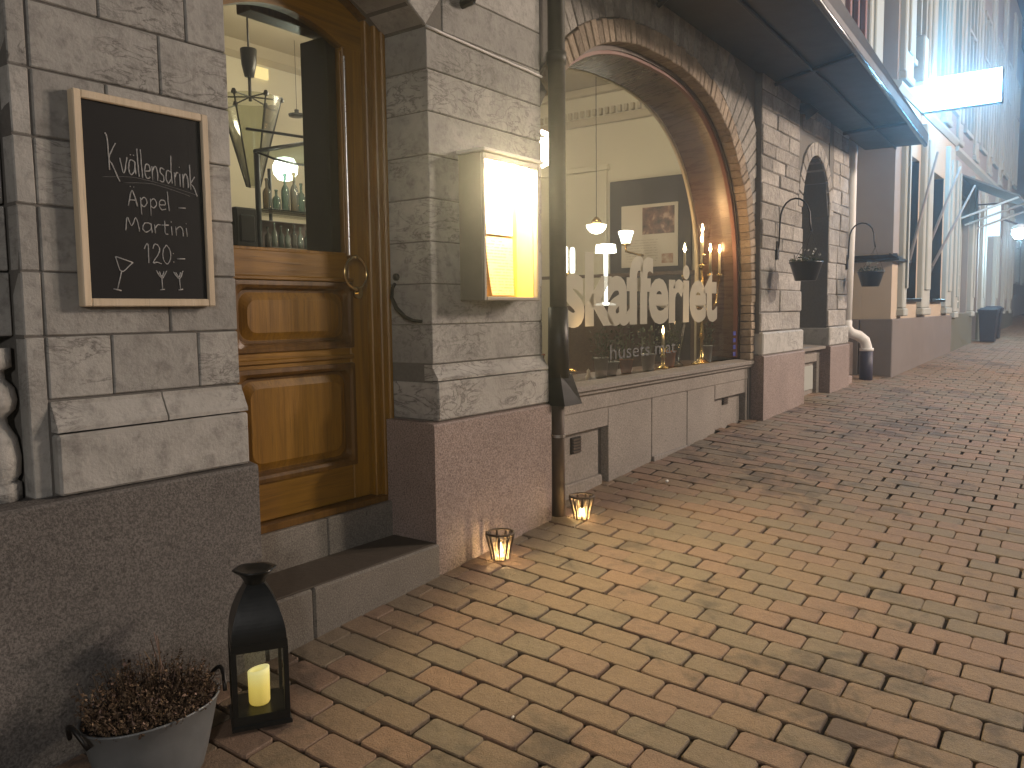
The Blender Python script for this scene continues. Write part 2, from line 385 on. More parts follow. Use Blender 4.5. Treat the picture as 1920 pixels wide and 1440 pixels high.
# ------------------------------------------------------------------ ground and paving
_KX = [-60, 5, 7, 9, 11, 14, 20, 30, 60]; _KZ = [-1.3755-0.065*60, -1.050, -0.957, -0.900, -0.862, -0.790, -0.640, -0.385, 0.30]
def z0(x):
    if x <= 5: return -1.3755 + 0.065*x
    for i in range(1, len(_KX)-1):
        if x <= _KX[i+1]:
            a, b = _KX[i], _KX[i+1]; s = (x-a)/(b-a)
            def tan(k):
                if k == 1: return 0.058
                if k == len(_KX)-1: return (_KZ[k]-_KZ[k-1])/(_KX[k]-_KX[k-1])
                return (_KZ[k+1]-_KZ[k-1])/(_KX[k+1]-_KX[k-1])
            h = b-a; m0, m1 = tan(i)*h, tan(i+1)*h
            return (2*s**3-3*s**2+1)*_KZ[i] + (s**3-2*s**2+s)*m0 + (-2*s**3+3*s**2)*_KZ[i+1] + (s**3-s**2)*m1
    return _KZ[-1]
def gz(x, y): return z0(x) + 0.07*(max(y, -4.5)-2.45)

xs = [-20, -12] + [-6 + 0.5*i for i in range(0, 61)] + [25 + i for i in range(0, 30, 2)] + [62]
ys = [-18, -8, -5, -4.5, -3, -1, 1, 2, 3.3]
g = G(); g.add([(x, y, gz(x, y) - 0.016) for x in xs for y in ys], [(i*len(ys)+j, (i+1)*len(ys)+j, (i+1)*len(ys)+j+1, i*len(ys)+j+1) for i in range(len(xs)-1) for j in range(len(ys)-1)])
pavement = mk('pavement', g, M['sand'], origin=(0, 0, z0(0))); tag(pavement, 'brick paved pavement rising gently along the building fronts', None, None, 'structure')
U2 = np.array((0.99765798, 0.01766879)); W2 = np.array((-0.02221671, 0.99738739))
O2 = np.array((0.06469138, 0.07004428))*1.533 + U2*1.998*1.533 + W2*0.4949*1.533
LP, WP, GAP = 0.21, 0.126, 0.0068
def paver_poly(cx, cy, rnd):
    hl, hw = (LP-GAP)/2 + rnd.uniform(-.002, .001), (WP-GAP)/2 + rnd.uniform(-.002, .001); k = 0.011
    ang = rnd.uniform(-.012, .012); out = []
    for a, b in ((-hw+k, -hl), (hw-k, -hl), (hw, -hl+k), (hw, hl-k), (hw-k, hl), (-hw+k, hl), (-hw, hl-k), (-hw, -hl+k)):
        a, b = a*cos(ang)-b*sin(ang), a*sin(ang)+b*cos(ang)
        q = np.array((cx, cy)) + U2*a + W2*b; out.append(q)
    return out
rnd = random.Random(5); cand = []
for ci in range(-75, 260):
    for j in range(-40, 30):
        c = O2 + U2*(ci*WP) + W2*((j + 0.5*(ci % 2) + 0.5)*LP) + W2*rnd.uniform(-.006, .006)
        if c[1] > 2.63 or c[1] < -6 or c[0] < -6 or c[0] > 32: continue
        if c[1] > 2.40 and (c[0] < 3.69 or 6.97 < c[0] < 8.1):
            if c[1] > 2.56: continue
        if 1.83 < c[0] < 2.75 and c[1] > 2.55: continue
        d = np.array((c[0], c[1], gz(c[0], c[1]))); dep = d @ np.array(FWD)
        seen = False; key = 1e9
        if dep > 0.3:
            px = 960 + 1550*(d @ np.array(RIGHT))/dep; py = 720 + 1550*(d @ np.array(DOWN))/dep
            seen = -40 < px < 1960 and -40 < py < 1480; key = d @ d
        if not seen and (c[0] > 14 or c[1] < -3.5 or c[0] < -3): continue
        if c[0] > 20 and not seen: continue
        cand.append((0 if seen else 1, key if seen else d @ d, c))
cand.sort(key=lambda q: (q[0], q[1]))
rest = G()
for k, (sn, key, c) in enumerate(cand):
    r2 = random.Random(k*7+3); P2 = paver_poly(c[0], c[1], r2); dz = r2.uniform(-.0025, .002); tx, ty = r2.uniform(-.010, .010), r2.uniform(-.010, .010)
    P3 = [(p[0], p[1], gz(p[0], p[1]) + dz + (p[0]-c[0])*tx + (p[1]-c[1])*ty) for p in P2]
    if k < 300:
        gg = G(); gg.slab(P3, (0.0, 0.0, 1), 0.03, 0.0035); mk('paving_brick', gg, M['paver'], pavement, fix=False)
    else:
        o = len(rest.v); n3 = Vector((0, 0, 1)); q = G(); q.slab(P3, n3, 0.02, 0.0035); rest.add(q.v, [f for f in q.f if len(f) == 8] + [f for i, f in enumerate(q.f[1:]) if i % 2 == 0])
po = mk('paving_bricks', rest, M['paver'], pavement, fix=False); po['kind'] = 'stuff'

# ------------------------------------------------------------------ stone building: backing walls
YS = 2.49; TOP = 7.6
bld = thing('stone_building', 'pale stone restaurant building with oak door and big arched window', 'building', (5.4, 2.6, -1.1))
XC, AX, AZ, NS = 5.20, 1.68, 1.68, 2.5          # big window arch (flattened round arch)
def arch(x, a=AX, top=AZ):
    u = min(abs(x-XC)/a, 1.0); return top*(1-u**NS)**(1/NS)
def arch_pt(tt, a=AX, top=AZ):                   # tt 0 = east springing, pi/2 = crown, pi = west springing
    c, s = cos(tt), sin(tt); return (XC + a*math.copysign(abs(c)**(2/NS), c), top*abs(s)**(2/NS))
DXC, DR, DZC = 2.29, 0.847, 0.574               # door arch
def darch(x, R=DR, zc=DZC): return zc + sqrt(max(R*R-(x-DXC)**2, 0.0))
g = G()
g.box(-6, 1.776, 2.70, 2.96, -1.6, 1.30); g.box(-6, 1.08, 2.61, 2.70, -0.055, 1.30)  # pier by the chalkboard
g.box(1.08, 1.776, 2.498, 2.70, -1.6, 1.30)
g.box(2.806, 3.69, 2.498, 2.96, -1.6, 1.25)
for x0_, x1_, fn in ((1.776, 2.806, darch),):
    n = 16
    for i in range(n):
        a, b = x0_+(x1_-x0_)*i/n, x0_+(x1_-x0_)*(i+1)/n
        g.prism([(a, fn(a)), (b, fn(b)), (b, TOP), (a, TOP)], 2.505, 2.96)
g.box(-6, 1.776, 2.498, 2.96, 1.30, TOP); g.box(2.806, 3.69, 2.498, 2.96, 1.25, TOP)
def arch_cols(a_, top_):
    P = [arch_pt(pi*i/90, a_, top_) for i in range(91)]
    return [(q_[0], q_[1], p_[0], p_[1]) for p_, q_ in zip(P, P[1:]) if p_[0]-q_[0] > 1e-5 and q_[0] > 3.55]
for x0_, z0_, x1_, z1_ in arch_cols(AX+0.02, AZ+0.02): g.prism([(x0_, z0_), (x1_, z1_), (x1_, TOP), (x0_, TOP)], 2.53, 2.95)
g.box(3.69, XC+AX, 2.60, 2.95, -1.6, -0.47); g.box(XC+AX+0.021, 6.97, 2.53, 2.95, -1.6, TOP)
g.box(6.97, 8.09, 2.47, 2.95, -1.6, 2.2); g.box(6.97, 11.05, 2.53, 3.2, 2.2, TOP); g.box(9.01, 9.75, 2.47, 2.95, -1.6, 2.2)
g.box(9.75, 11.3, 2.78, 3.1, -1.6, 2.2)
# narrow pointed window between the two piers
n = 10
for i in range(n):
    a, b = 8.09+0.92*i/n, 8.09+0.92*(i+1)/n
    f = lambda x: 0.95 + 0.55*sqrt(max(0, 1-((x-8.55)/0.46)**2))
    g.prism([(a, f(a)), (b, f(b)), (b, 2.2), (a, 2.2)], 2.48, 2.95)
g.box(8.09, 9.01, 2.60, 2.95, -1.6, -0.40)
mk('wall', g, M['mortar'], bld)

def block(x0, x1, z0_, z1_, y=YS, dy=0.05, mat='stone', name='stone_block', gap=0.0026, c=0.0035, jit=0.0012, y1=None):
    q = G(); q.cbox(x0+gap, x1-gap, y+random.uniform(-.002, .002), (y+dy if y1 is None else y1), z0_+gap, z1_-gap, c, jit)
    return mk(name, q, M[mat], bld, fix=False)
# pier with the chalkboard
CZ = [-0.24, -0.055, 0.13, 0.318, 0.51, 0.70, 0.888, 1.07, 1.25, 1.44, 1.63, 1.82]
SPL = [[1.327, 1.623], [1.527], [1.40], [1.60], [1.35], [1.53], [1.34, 1.63], [1.5], [1.38], [1.56], [1.40]]
for k in range(len(CZ)-1):
    e = [1.135] + SPL[k] + [1.782]
    for a, b in zip(e, e[1:]):
        if b > 1.70 and k < 7: block(a, b, CZ[k], CZ[k+1], y1=2.74)
        else: block(a, b, CZ[k], CZ[k+1])
# narrow strip of quoins and set-back wall with blind balustrade to its side
for k in range(1, len(CZ)-1):
    block(1.077, 1.135, CZ[k], CZ[k+1], YS+0.004, 0.06)
    block(0.62, 1.077, CZ[k], CZ[k+1], 2.556, 0.05, 'stone'); block(0.10, 0.62, CZ[k], CZ[k+1], 2.556, 0.05, 'stone')
block(1.077, 1.135, -0.525, CZ[1], YS+0.004, 0.06)
q = G(); q.box(0.0, 1.077, 2.66, 2.70, -0.55, -0.055); mk('niche_back', q, M['stone'], bld)
for bx in (1.018, 0.77, 0.52):
    q = G(); q.lathe([(0.062, -0.523), (0.062, -0.475), (0.05, -0.468), (0.062, -0.45), (0.066, -0.40), (0.058, -0.345), (0.036, -0.305), (0.034, -0.285), (0.058, -0.262), (0.064, -0.235), (0.058, -0.20), (0.036, -0.175), (0.034, -0.15), (0.055, -0.14), (0.055, -0.085)], (bx, 2.575, 0), 18, 0.95, 0.95)
    mk('baluster', q, M['stone_base'], bld, True, fix=False)
# base mouldings
def moulding(x0, x1, zt, zb, y=YS, out=0.032, mat='stone_base', gap=0.003):
    h = zt-zb; prof = [(y+0.05, zt-gap), (y, zt-gap)]
    for i in range(9):
        s_ = i/8; prof.append((y - out*(0.5-0.5*cos(pi*s_)) - 0.004*sin(pi*s_*2), zt-gap-0.012 - (h-0.03)*s_))
    prof += [(y-out, zb+gap), (y+0.05, zb+gap)]
    q = G(); q.prism_x(prof, x0+gap, x1-gap); return mk('base_moulding', q, M[mat], bld)
moulding(1.135, 1.485, -0.243, -0.338); moulding(1.485, 1.79, -0.243, -0.338)
block(1.135, 1.80, -0.338, -0.522, YS-0.03, 0.08, 'stone_base', c=0.006)if False else None
q = G(); q.cbox(1.138, 1.79, YS-0.030, 2.74, -0.522, -0.342, 0.007, 0.001); mk('base_block', q, M['stone_base'], bld, fix=False)
# granite plinth by the planter
def plinth(x0, x1, zt, y, y1, mat='granite', name='plinth_block', zb=-1.7):
    q = G(); q.prism_x([(y, zb), (y, zt-0.012), (y+0.006, zt-0.003), (y+0.05, zt+0.004), (y1, zt+0.004), (y1, zb)], x0, x1); return mk(name, q, M[mat], bld)
plinth(-6, 0.20, -0.528, 2.447, 2.74); plinth(0.203, 1.812, -0.528, 2.447, 2.74)
# pier with the menu case: blocks run through into the door reveal
SP2 = [[] for _ in range(11)]
CZR = CZ[:]; CZR[0] = -0.235
for k in range(len(CZR)-1):
    if CZR[k] > 1.2: break
    e = [2.800] + SP2[k] + [3.695]
    for i, (a, b) in enumerate(zip(e, e[1:])):
        block(a, b, CZR[k], CZR[k+1], YS, 0.05, y1=(2.745 if i == 0 else None))
moulding(2.797, 3.70, -0.235, -0.312)
q = G(); q.cbox(2.803, 3.705, YS-0.030, 2.745, -0.492, -0.315, 0.007, 0.001); mk('base_block', q, M['stone_base'], bld, fix=False)
plinth(2.756, 3.70, -0.498, 2.447, 2.745, 'granite_pink')
# voussoirs over the door
for k in range(9):
    a0, a1 = radians(53 + k*74/9), radians(53 + (k+1)*74/9)
    def pt(a, R): return (DXC + R*cos(a), YS, DZC + R*sin(a))
    P = [pt(a0, DR), pt(a0, DR+0.34), pt(a1, DR+0.34), pt(a1, DR)]
    q = G(); q.slab([(p[0], p[1]+random.uniform(-.002, .002), p[2]) for p in P][::1], (0, -1, 0), 0.25, 0.005); mk('voussoir', q, M['stone'], bld)
for k in range(3):
    z_ = 1.25 + 0.19*k
    block(2.80+0.115*(k+1), 3.695, z_, z_+0.19, YS, 0.05)
for k in range(4): block(1.0, 3.695, 1.82+0.19*k, 2.01+0.19*k)

# steps, threshold
q = G(); q.cbox(1.815, 2.035, 2.440, 2.73, -1.6, -1.048, 0.008, 0.001); s1 = mk('step', q, M['granite_dark'], bld, fix=False)
q = G(); q.cbox(2.039, 2.772, 2.440, 2.73, -1.6, -1.048, 0.008, 0.001); mk('step', q, M['granite_dark'], bld, fix=False)
q = G(); q.cbox(1.815, 2.768, 2.452, 2.718, -1.05, -1.042, 0.003); mk('tread', q, M['tread'], bld, fix=False)
q = G(); q.cbox(1.79, 2.36, 2.722, 3.0, -1.2, -0.882, 0.006, 0.001); mk('threshold', q, M['granite_dark'], bld, fix=False)
q = G(); q.cbox(2.363, 2.79, 2.722, 3.0, -1.2, -0.882, 0.006, 0.001); mk('threshold', q, M['granite_dark'], bld, fix=False)

# ------------------------------------------------------------------ oak door
door = bpy.data.objects.new('door', None); door.empty_display_size = 0.1; place(door, bld, Vector((2.29, 2.8, -0.88+ZO))); door['label'] = 'varnished oak door with arched glass and two panels'
YD = 2.80
def arc_band(x0, x1, fn0, fn1, y0, y1, n=18):
    q = G(); top = [(x0+(x1-x0)*i/n) for i in range(n+1)]
    for a, b in zip(top, top[1:]):
        q.prism([(a, fn0(a)), (b, fn0(b)), (b, fn1(b)), (a, fn1(a))], y0, y1)
    return q
fr_t = lambda x: 0.62 + sqrt(max(0.80**2-(x-DXC)**2, 0.0))       # frame underside / door top
gl_t = lambda x: 0.602 + sqrt(max(0.645**2-(x-DXC)**2, 0.0))      # glass top
q = G()
for x0_, x1_, y0_ in ((2.712, 2.748, 2.775), (2.745, 2.80, 2.748), (1.78, 1.832, 2.748), (1.83, 1.868, 2.775)):
    q.cbox(x0_, x1_, y0_, 2.90, -0.865, 1.36, 0.005)
q.cbox(2.775, 2.803, 2.735, 2.76, -0.865, 1.34, 0.006)
mk('door_frame', q, M['oak'], door, fix=False)
q = arc_band(1.78, 2.80, lambda x: fr_t(min(max(x, 1.868), 2.712)), lambda x: 1.62, 2.76, 2.90); mk('frame_head', q, M['oak_dark'], door)
q = arc_band(1.78, 2.80, lambda x: fr_t(min(max(x, 1.868), 2.712))+0.055, lambda x: 1.60, 2.745, 2.76); mk('frame_head', q, M['oak'], door)
XL, XR = 1.985, 2.596
for a, b in ((1.87, XL), (XR, 2.71)):
    q = G(); q.cbox(a, b, YD, YD+0.05, -0.85, min(gl_t(XL+0.001), 1.17), 0.004); mk('stile', q, M['oak'], door, fix=False)
q = arc_band(1.87, 2.71, lambda x: gl_t(min(max(x, XL), XR)) if XL < x < XR else 1.165, lambda x: fr_t(x)-0.004, YD, YD+0.05); mk('top_rail', q, M['oak_h'], door)
for za, zb in ((0.125, 0.262), (-0.235, -0.140), (-0.85, -0.675)):
    q = G(); q.cbox(XL+0.0005, XR-0.0005, YD+0.001, YD+0.05, za, zb, 0.004); mk('rail', q, M['oak_h'], door, fix=False)
def rrect(x0, x1, z0_, z1_, r, y, n=5):
    out = []
    for cx, cz, a0 in ((x1-r, z0_+r, -90), (x1-r, z1_-r, 0), (x0+r, z1_-r, 90), (x0+r, z0_+r, 180)):
        for i in range(n+1):
            a = radians(a0+90*i/n); out.append((cx+r*cos(a), y, cz+r*sin(a)))
    return out
for za, zb in ((-0.140, 0.125), (-0.675, -0.235)):
    def R(i, y, r): return rrect(XL+i, XR-i, za+i, zb-i, r, y)
    q = G(); q.loft([R(-0.014, YD-0.001, 0.004), R(-0.012, YD-0.013, 0.006), R(0.004, YD-0.014, 0.02), R(0.016, YD-0.006, 0.04), R(0.024, YD+0.016, 0.05), R(0.034, YD+0.016, 0.05)])
    mk('panel_moulding', q, M['oak_dark'], door, False)
    q = G(); q.loft([R(0.026, YD+0.017, 0.05), R(0.036, YD+0.017, 0.05), R(0.062, YD+0.004, 0.045), R(0.066, YD+0.002, 0.045)], False, True)
    mk('panel', q, M['oak'], door)
q = G(); q.cbox(XL-0.02, XR+0.02, YD-0.016, YD+0.004, 0.140, 0.158, 0.004); q.cbox(XL-0.015, XR+0.015, YD-0.010, YD+0.002, -0.203, -0.182, 0.004)
mk('bead', q, M['oak_h'], door, fix=False)
n = 20; xs_ = [XL+(XR-XL)*i/n for i in range(n+1)]
q = G(); q.add([(XL, YD+0.025, 0.262), (XR, YD+0.025, 0.262)] + [(x, YD+0.025, gl_t(x)+0.004) for x in xs_[::-1]], [tuple(range(n+3))]); mk('glass_pane', q, M['doorglass'], door)
q = G(); q.cbox(XR-0.012, XR, YD+0.004, YD+0.02, 0.262, 1.15, 0.002); q.cbox(XL, XR, YD+0.004, YD+0.02, 0.258, 0.272, 0.002); mk('glazing_bead', q, M['oak'], door, fix=False)
q = G(); q.cbox(2.600, 2.607, YD-0.006, YD+0.001, 0.262, 1.13, 0.001); mk('edge_strip', q, M['steel'], door, fix=False)
hx, hz = 2.598, 0.180
q = G(); q.tube([(hx+0.066*cos(2*pi*i/28), YD-0.045, hz+0.070*sin(2*pi*i/28)) for i in range(28)], 0.0075, 8, True); mk('ring_handle', q, M['brass'], door, True)
q = G(); q.tube([(hx, YD, hz+0.07), (hx, YD-0.052, hz+0.07)], 0.010, 10); q.tube([(hx, YD, hz-0.07), (hx, YD-0.052, hz-0.07)], 0.010, 10); mk('handle_post', q, M['brass'], door, True)
q = G(); q.tube([(2.642, YD, 0.092), (2.642, YD-0.014, 0.092)], 0.026, 16); q.tube([(2.642, YD-0.013, 0.092), (2.642, YD-0.026, 0.092)], 0.012, 12); mk('lock', q, M['brass'], door)
q = G(); q.cbox(1.83, 2.76, 2.745, 2.86, -0.884, -0.852, 0.004); mk('door_sill', q, M['oak_dark'], door, fix=False)
# grab handles in the reveal
def grab(xw, s_):
    q = G(); q.tube([(xw+s_*0.0, 2.715, 0.135), (xw-s_*0.02, 2.712, 0.115), (xw-s_*0.038, 2.70, 0.07), (xw-s_*0.040, 2.668, 0.02), (xw-s_*0.036, 2.62, -0.02), (xw-s_*0.03, 2.575, -0.036), (xw, 2.548, -0.04)], [.008, .008, .009, .011, .010, .008, .008], 8)
    q.tube([(xw+s_*0.002, 2.70, 0.165), (xw-s_*0.012, 2.70, 0.165)], 0.017, 12); return mk('grab_handle', q, M['iron'], bld, True)
grab(2.803, 1); grab(1.782, -1)

# ------------------------------------------------------------------ big arched window
# brick ring (intrados), then a ring of long thin stones
def ring(a_in, name, mat, width, step, y, depth, tmin, tmax):
    n_f = 700; pts = [arch_pt(tmin+(tmax-tmin)*i/n_f) for i in range(n_f+1)]
    L_ = [0]
    for p, q_ in zip(pts, pts[1:]): L_.append(L_[-1]+math.dist(p, q_))
    cnt = int(L_[-1]/step); out = []
    def at(s_):
        s_ = min(max(s_, 0), L_[-1]-1e-6); i = int(np.searchsorted(L_, s_))-1; i = max(i, 0)
        a, b = pts[i], pts[i+1]; f = (s_-L_[i])/(L_[i+1]-L_[i]+1e-12); p = (a[0]+(b[0]-a[0])*f, a[1]+(b[1]-a[1])*f)
        tx, tz = b[0]-a[0], b[1]-a[1]; l = math.hypot(tx, tz)+1e-9; nx, nz = tz/l, -tx/l
        return p, (nx, nz)
    st = L_[-1]/cnt
    for k in range(cnt):
        g0, g1 = k*st+0.003, (k+1)*st-0.003
        (p0, n0), (p1, n1) = at(g0), at(g1)
        w_ = width*random.uniform(0.92, 1.06); yj = y+random.uniform(-.005, .005)
        P = [(p0[0]+n0[0]*a_in, yj, p0[1]+n0[1]*a_in), (p0[0]+n0[0]*(a_in+w_), yj, p0[1]+n0[1]*(a_in+w_)), (p1[0]+n1[0]*(a_in+w_), yj, p1[1]+n1[1]*(a_in+w_)), (p1[0]+n1[0]*a_in, yj, p1[1]+n1[1]*a_in)]
        if min(p[0] for p in P) < 3.70: continue
        q = G(); q.slab(P, (0, -1, 0), depth, 0.005); mk(name, q, M[mat], bld)
ring(0.0, 'brick', 'brick', 0.135, 0.066, 2.505, 0.12, 0.012, pi*0.93)
ring(0.142, 'voussoir', 'voussoir', 0.40, 0.080, 2.512, 0.03, 0.10, pi*0.93)
zz = -0.44
while zz < 0.06:
    for a, b, mt, nm in ((XC+AX, XC+AX+0.135, 'brick', 'brick'),):
        q = G(); q.cbox(a, b, 2.505+random.uniform(-.004, .004), 2.63, zz+0.003, zz+0.063, 0.005, 0.001); mk(nm, q, M[mt], bld, fix=False)
    zz += 0.066
# window frame following the arch, glass, brown lining of the thick wall
win = bpy.data.objects.new('shop_window', None); win.empty_display_size = 0.1; place(win, bld, Vector((XC, 2.62, -0.45+ZO))); win['label'] = 'big arched shop window with white lettering on the glass'
NA = 48
def frame_loop(inset):
    a, top = AX-inset, AZ-inset
    P = [arch_pt(pi*i/NA, a, top) for i in range(NA+1)]
    return [(XC+a, -0.44+inset*0.6)] + P + [(XC-a, -0.44+inset*0.6)]
def ribbon(i0, i1, y0, y1):
    A, B_ = frame_loop(i0), frame_loop(i1); rings = []
    for (xo, zo), (xi, zi) in zip(A, B_):
        rings.append([(xo, y0, zo), (xi, y0, zi), (xi, y1, zi), (xo, y1, zo)])
    q = G(); q.loft(rings, True, True); return q
mk('frame', ribbon(0.003, 0.028, 2.600, 2.65), M['pipe_low'], win)
mk('frame', ribbon(0.026, 0.048, 2.612, 2.645), M['redframe'], win)
loop = frame_loop(0.04); q = G(); q.add([(x, 2.628, z) for x, z in loop], [tuple(range(len(loop)))]); mk('glass_pane', q, M['pane'], win)
A = frame_loop(0.03); B_ = frame_loop(0.075); q = G()
q.add([(x, 2.652, z) for x, z in A] + [(x, 2.93, z) for x, z in B_], [(i, i+1, len(A)+i+1, len(A)+i) for i in range(len(A)-1)]); mk('reveal_lining', q, M['lining'], win, True, fix=False)
q = G(); q.cbox(XC-AX, XC+AX, 2.65, 3.10, -0.485, -0.452, 0.004); mk('inner_shelf', q, M['darkwood'], win, fix=False)
# outer sill and skirting
q = G(); q.prism_x([(2.50, -0.475), (2.495, -0.470), (2.495, -0.448), (2.50, -0.443), (2.615, -0.428), (2.615, -0.475)], 3.705, 6.955); mk('window_sill', q, M['skirt'], bld)
q = G(); q.prism_x([(2.53, -0.505), (2.515, -0.495), (2.515, -0.478), (2.60, -0.478), (2.60, -0.505)], 3.705, 6.95); mk('sill_moulding', q, M['skirt'], bld)
def skirt(x0, x1, zb, zt, y=2.545): 
    q = G(); q.cbox(x0+0.003, x1-0.003, y, 2.62, zb, zt, 0.004, 0.0015); return mk('skirting_panel', q, M['skirt'], bld, fix=False)
skirt(3.71, 6.95, -0.60, -0.506, 2.538)
for a, b in ((4.50, 5.10), (5.10, 5.68), (5.68, 6.20)): skirt(a, b, -1.5, -0.60)
skirt(3.71, 4.50, -0.72, -0.60); skirt(6.20, 6.86, -0.715, -0.60, 2.541); skirt(6.86, 6.95, -1.3, -0.60, 2.541)
for a, b in ((3.71, 4.44), (6.24, 6.83)):
    q = G(); q.box(a, b, 2.585, 2.61, -1.4, -0.715); mk('niche_panel', q, M['skirt'], bld)
for cx, cz in ((4.17, -0.80), (6.50, -0.735)):
    q = G(); q.cbox(cx-0.055, cx+0.055, 2.575, 2.60, cz-0.05, cz+0.05, 0.004); vo = mk('vent', q, M['iron'], bld, fix=False)
    for s_ in range(5):
        q = G(); q.box(cx-0.045, cx+0.045, 2.568, 2.576, cz-0.042+s_*0.018, cz-0.034+s_*0.018); mk('slat', q, M['pipe_low'], vo)
q = G(); q.cbox(3.71, 4.45, 2.56, 2.60, -1.4, -1.02, 0.006); mk('skirting_base', q, M['skirt'], bld, fix=False)
q = G(); q.cbox(5.10, 5.70, 2.525, 2.56, -1.4, -1.005, 0.004); mk('skirting_base', q, M['skirt'], bld, fix=False)
# lettering on the glass
def text_mesh(s, y, mat, parent, x0, x1, zb, xh_ratio_h, name, bold=0.0, space=1.0):
    cu = bpy.data.curves.new(name, 'FONT'); cu.body = s; cu.size = 1.0; cu.offset = bold; cu.space_character = space; cu.resolution_u = 4
    ob = bpy.data.objects.new(name, cu); COL.objects.link(ob); dg = bpy.context.evaluated_depsgraph_get(); dg.update()
    me = bpy.data.meshes.new_from_object(ob.evaluated_get(dg)); bpy.data.objects.remove(ob)
    V = np.array([v.co[:] for v in me.vertices]); q = G(); lo, hi = V.min(0), V.max(0)
    sx = (x1-x0)/(hi[0]-lo[0]); sz = xh_ratio_h
    q.add([(x0+(p[0]-lo[0])*sx, y, zb+p[1]*sz) for p in V], [tuple(p.vertices) for p in me.polygons])
    return mk(name, q, mat, parent)
t = NT('white_vinyl'); d_ = t.n('ShaderNodeBsdfDiffuse'); d_.inputs[0].default_value = (0.62, 0.58, 0.50, 1); tl = t.n('ShaderNodeBsdfTranslucent'); tl.inputs[0].default_value = (0.66, 0.62, 0.54, 1)
mx = t.n('ShaderNodeMixShader'); mx.inputs[0].default_value = 0.55; t.t.links.new(d_.outputs[0], mx.inputs[1]); t.t.links.new(tl.outputs[0], mx.inputs[2])
tp = t.n('ShaderNodeBsdfTransparent'); mx2 = t.n('ShaderNodeMixShader'); mx2.inputs[0].default_value = 0.85; t.t.links.new(tp.outputs[0], mx2.inputs[1]); t.t.links.new(mx.outputs[0], mx2.inputs[2])
t.t.links.new(mx2.outputs[0], t.out.inputs[0]); M['vinyl'] = t.mat
text_mesh('skafferiet', 2.622, M['vinyl'], win, 4.10, 6.42, -0.075, 0.60, 'lettering', 0.036, 0.96)
text_mesh('husets mat', 2.622, M['chalk_faint'], win, 4.66, 5.64, -0.315, 0.135, 'lettering', 0.0, 1.0)
for k in range(4):
    q = G(); q.box(6.775, 6.83, 2.620, 2.6225, -0.40+k*0.058, -0.365+k*0.058); mk('sticker', q, m_plain('blue_sticker', (0.08, 0.09, 0.36), 0.5) if k == 0 else bpy.data.materials['blue_sticker'], win)

# ------------------------------------------------------------------ far piers: coursed stones
def courses(x0, x1, z0_, z1_, h, y, lens, mat='rough', xfn=None, y1=None, jit=0.004):
    z = z0_
    while z < z1_-0.01:
        hh = min(h*random.uniform(0.85, 1.15), z1_-z)
        if z1_-z-hh < 0.03: hh = z1_-z
        x = x0 if xfn is None else max(x0, xfn(z+hh/2)); first = True
        while x < x1-0.01:
            l = random.uniform(*lens)
            if x1-x-l < lens[0]*0.6: l = x1-x
            q = G(); yj = y+random.uniform(-.008, .008)
            q.cbox(x+0.004, x+l-0.004, yj, (y+0.05 if (y1 is None or not (first or x+l > x1-0.02)) else y1), z+0.004, z+hh-0.004, 0.007, 0.003)
            mk('stone_block', q, M[mat], bld, fix=False); x += l; first = False
        z += hh
def ring_out(z):                       # outer edge of the stone ring at height z
    best = XC+AX+0.15
    for i in range(90):
        x, zz_ = arch_pt(pi/2*i/89, AX+0.55, AZ+0.55)
        if abs(zz_-z) < 0.05: best = x
    return best
courses(6.975, 8.09, -0.20, 0.62, 0.185, 2.458, (0.34, 0.60), 'rough', None, 2.85)
courses(6.975, 8.09, 0.62, 1.06, 0.145, 2.458, (0.30, 0.52), 'rough', None, 2.85)
courses(6.975, 7.98, 1.06, 1.98, 0.13, 2.462, (0.26, 0.46), 'rough')
courses(9.01, 9.75, -0.20, 1.10, 0.165, 2.458, (0.30, 0.45), 'rough', None, 2.85)
courses(9.14, 9.75, 1.10, 1.98, 0.14, 2.462, (0.25, 0.4))
for a, b in ((6.968, 8.095), (9.005, 9.755)):
    q = G(); q.cbox(a, b, 2.430, 2.86, -0.402, -0.205, 0.012, 0.001); mk('base_block', q, M['stone_base'], bld, fix=False)
    plinth(a-0.01, b+0.01, -0.405, 2.418, 2.86, 'granite_pink')
# ring of stones round the pointed window
for k in range(14):
    a0, a1 = pi*k/14, pi*(k+1)/14
    def pt(a, r): return (8.55+(0.46+r)*cos(a), 2.456, 0.95+(0.55+r)*sin(a))
    P = [pt(a0+0.012, 0), pt(a0+0.012, 0.13), pt(a1-0.012, 0.13), pt(a1-0.012, 0)]
    q = G(); q.slab(P, (0, -1, 0), 0.30, 0.005); mk('voussoir', q, M['rough'], bld)
courses(8.10, 9.0, 1.68, 1.98, 0.15, 2.462, (0.25, 0.4))
sw = bpy.data.objects.new('narrow_window', None); sw.empty_display_size = 0.1; place(sw, bld, Vector((8.55, 2.85, -0.38+ZO))); sw['label'] = 'narrow round arched window set deep between the stone piers'
fx = lambda x: 0.93 + 0.53*sqrt(max(0, 1-((x-8.55)/0.45)**2)); q = G(); n = 12; xs_ = [8.10+0.90*i/n for i in range(n+1)]
q.add([(8.10, 2.87, -0.38), (9.0, 2.87, -0.38)] + [(x, 2.87, fx(x)) for x in xs_[::-1]], [tuple(range(n+3))]); mk('pane', q, M['greypanel'], sw)
q = G(); q.cbox(8.955, 8.998, 2.80, 2.87, -0.38, 0.94, 0.004); q.cbox(8.10, 8.14, 2.80, 2.87, -0.38, 0.94, 0.004); q.cbox(8.10, 9.0, 2.81, 2.87, -0.39, -0.35, 0.004); mk('frame', q, M['white'], sw, fix=False)
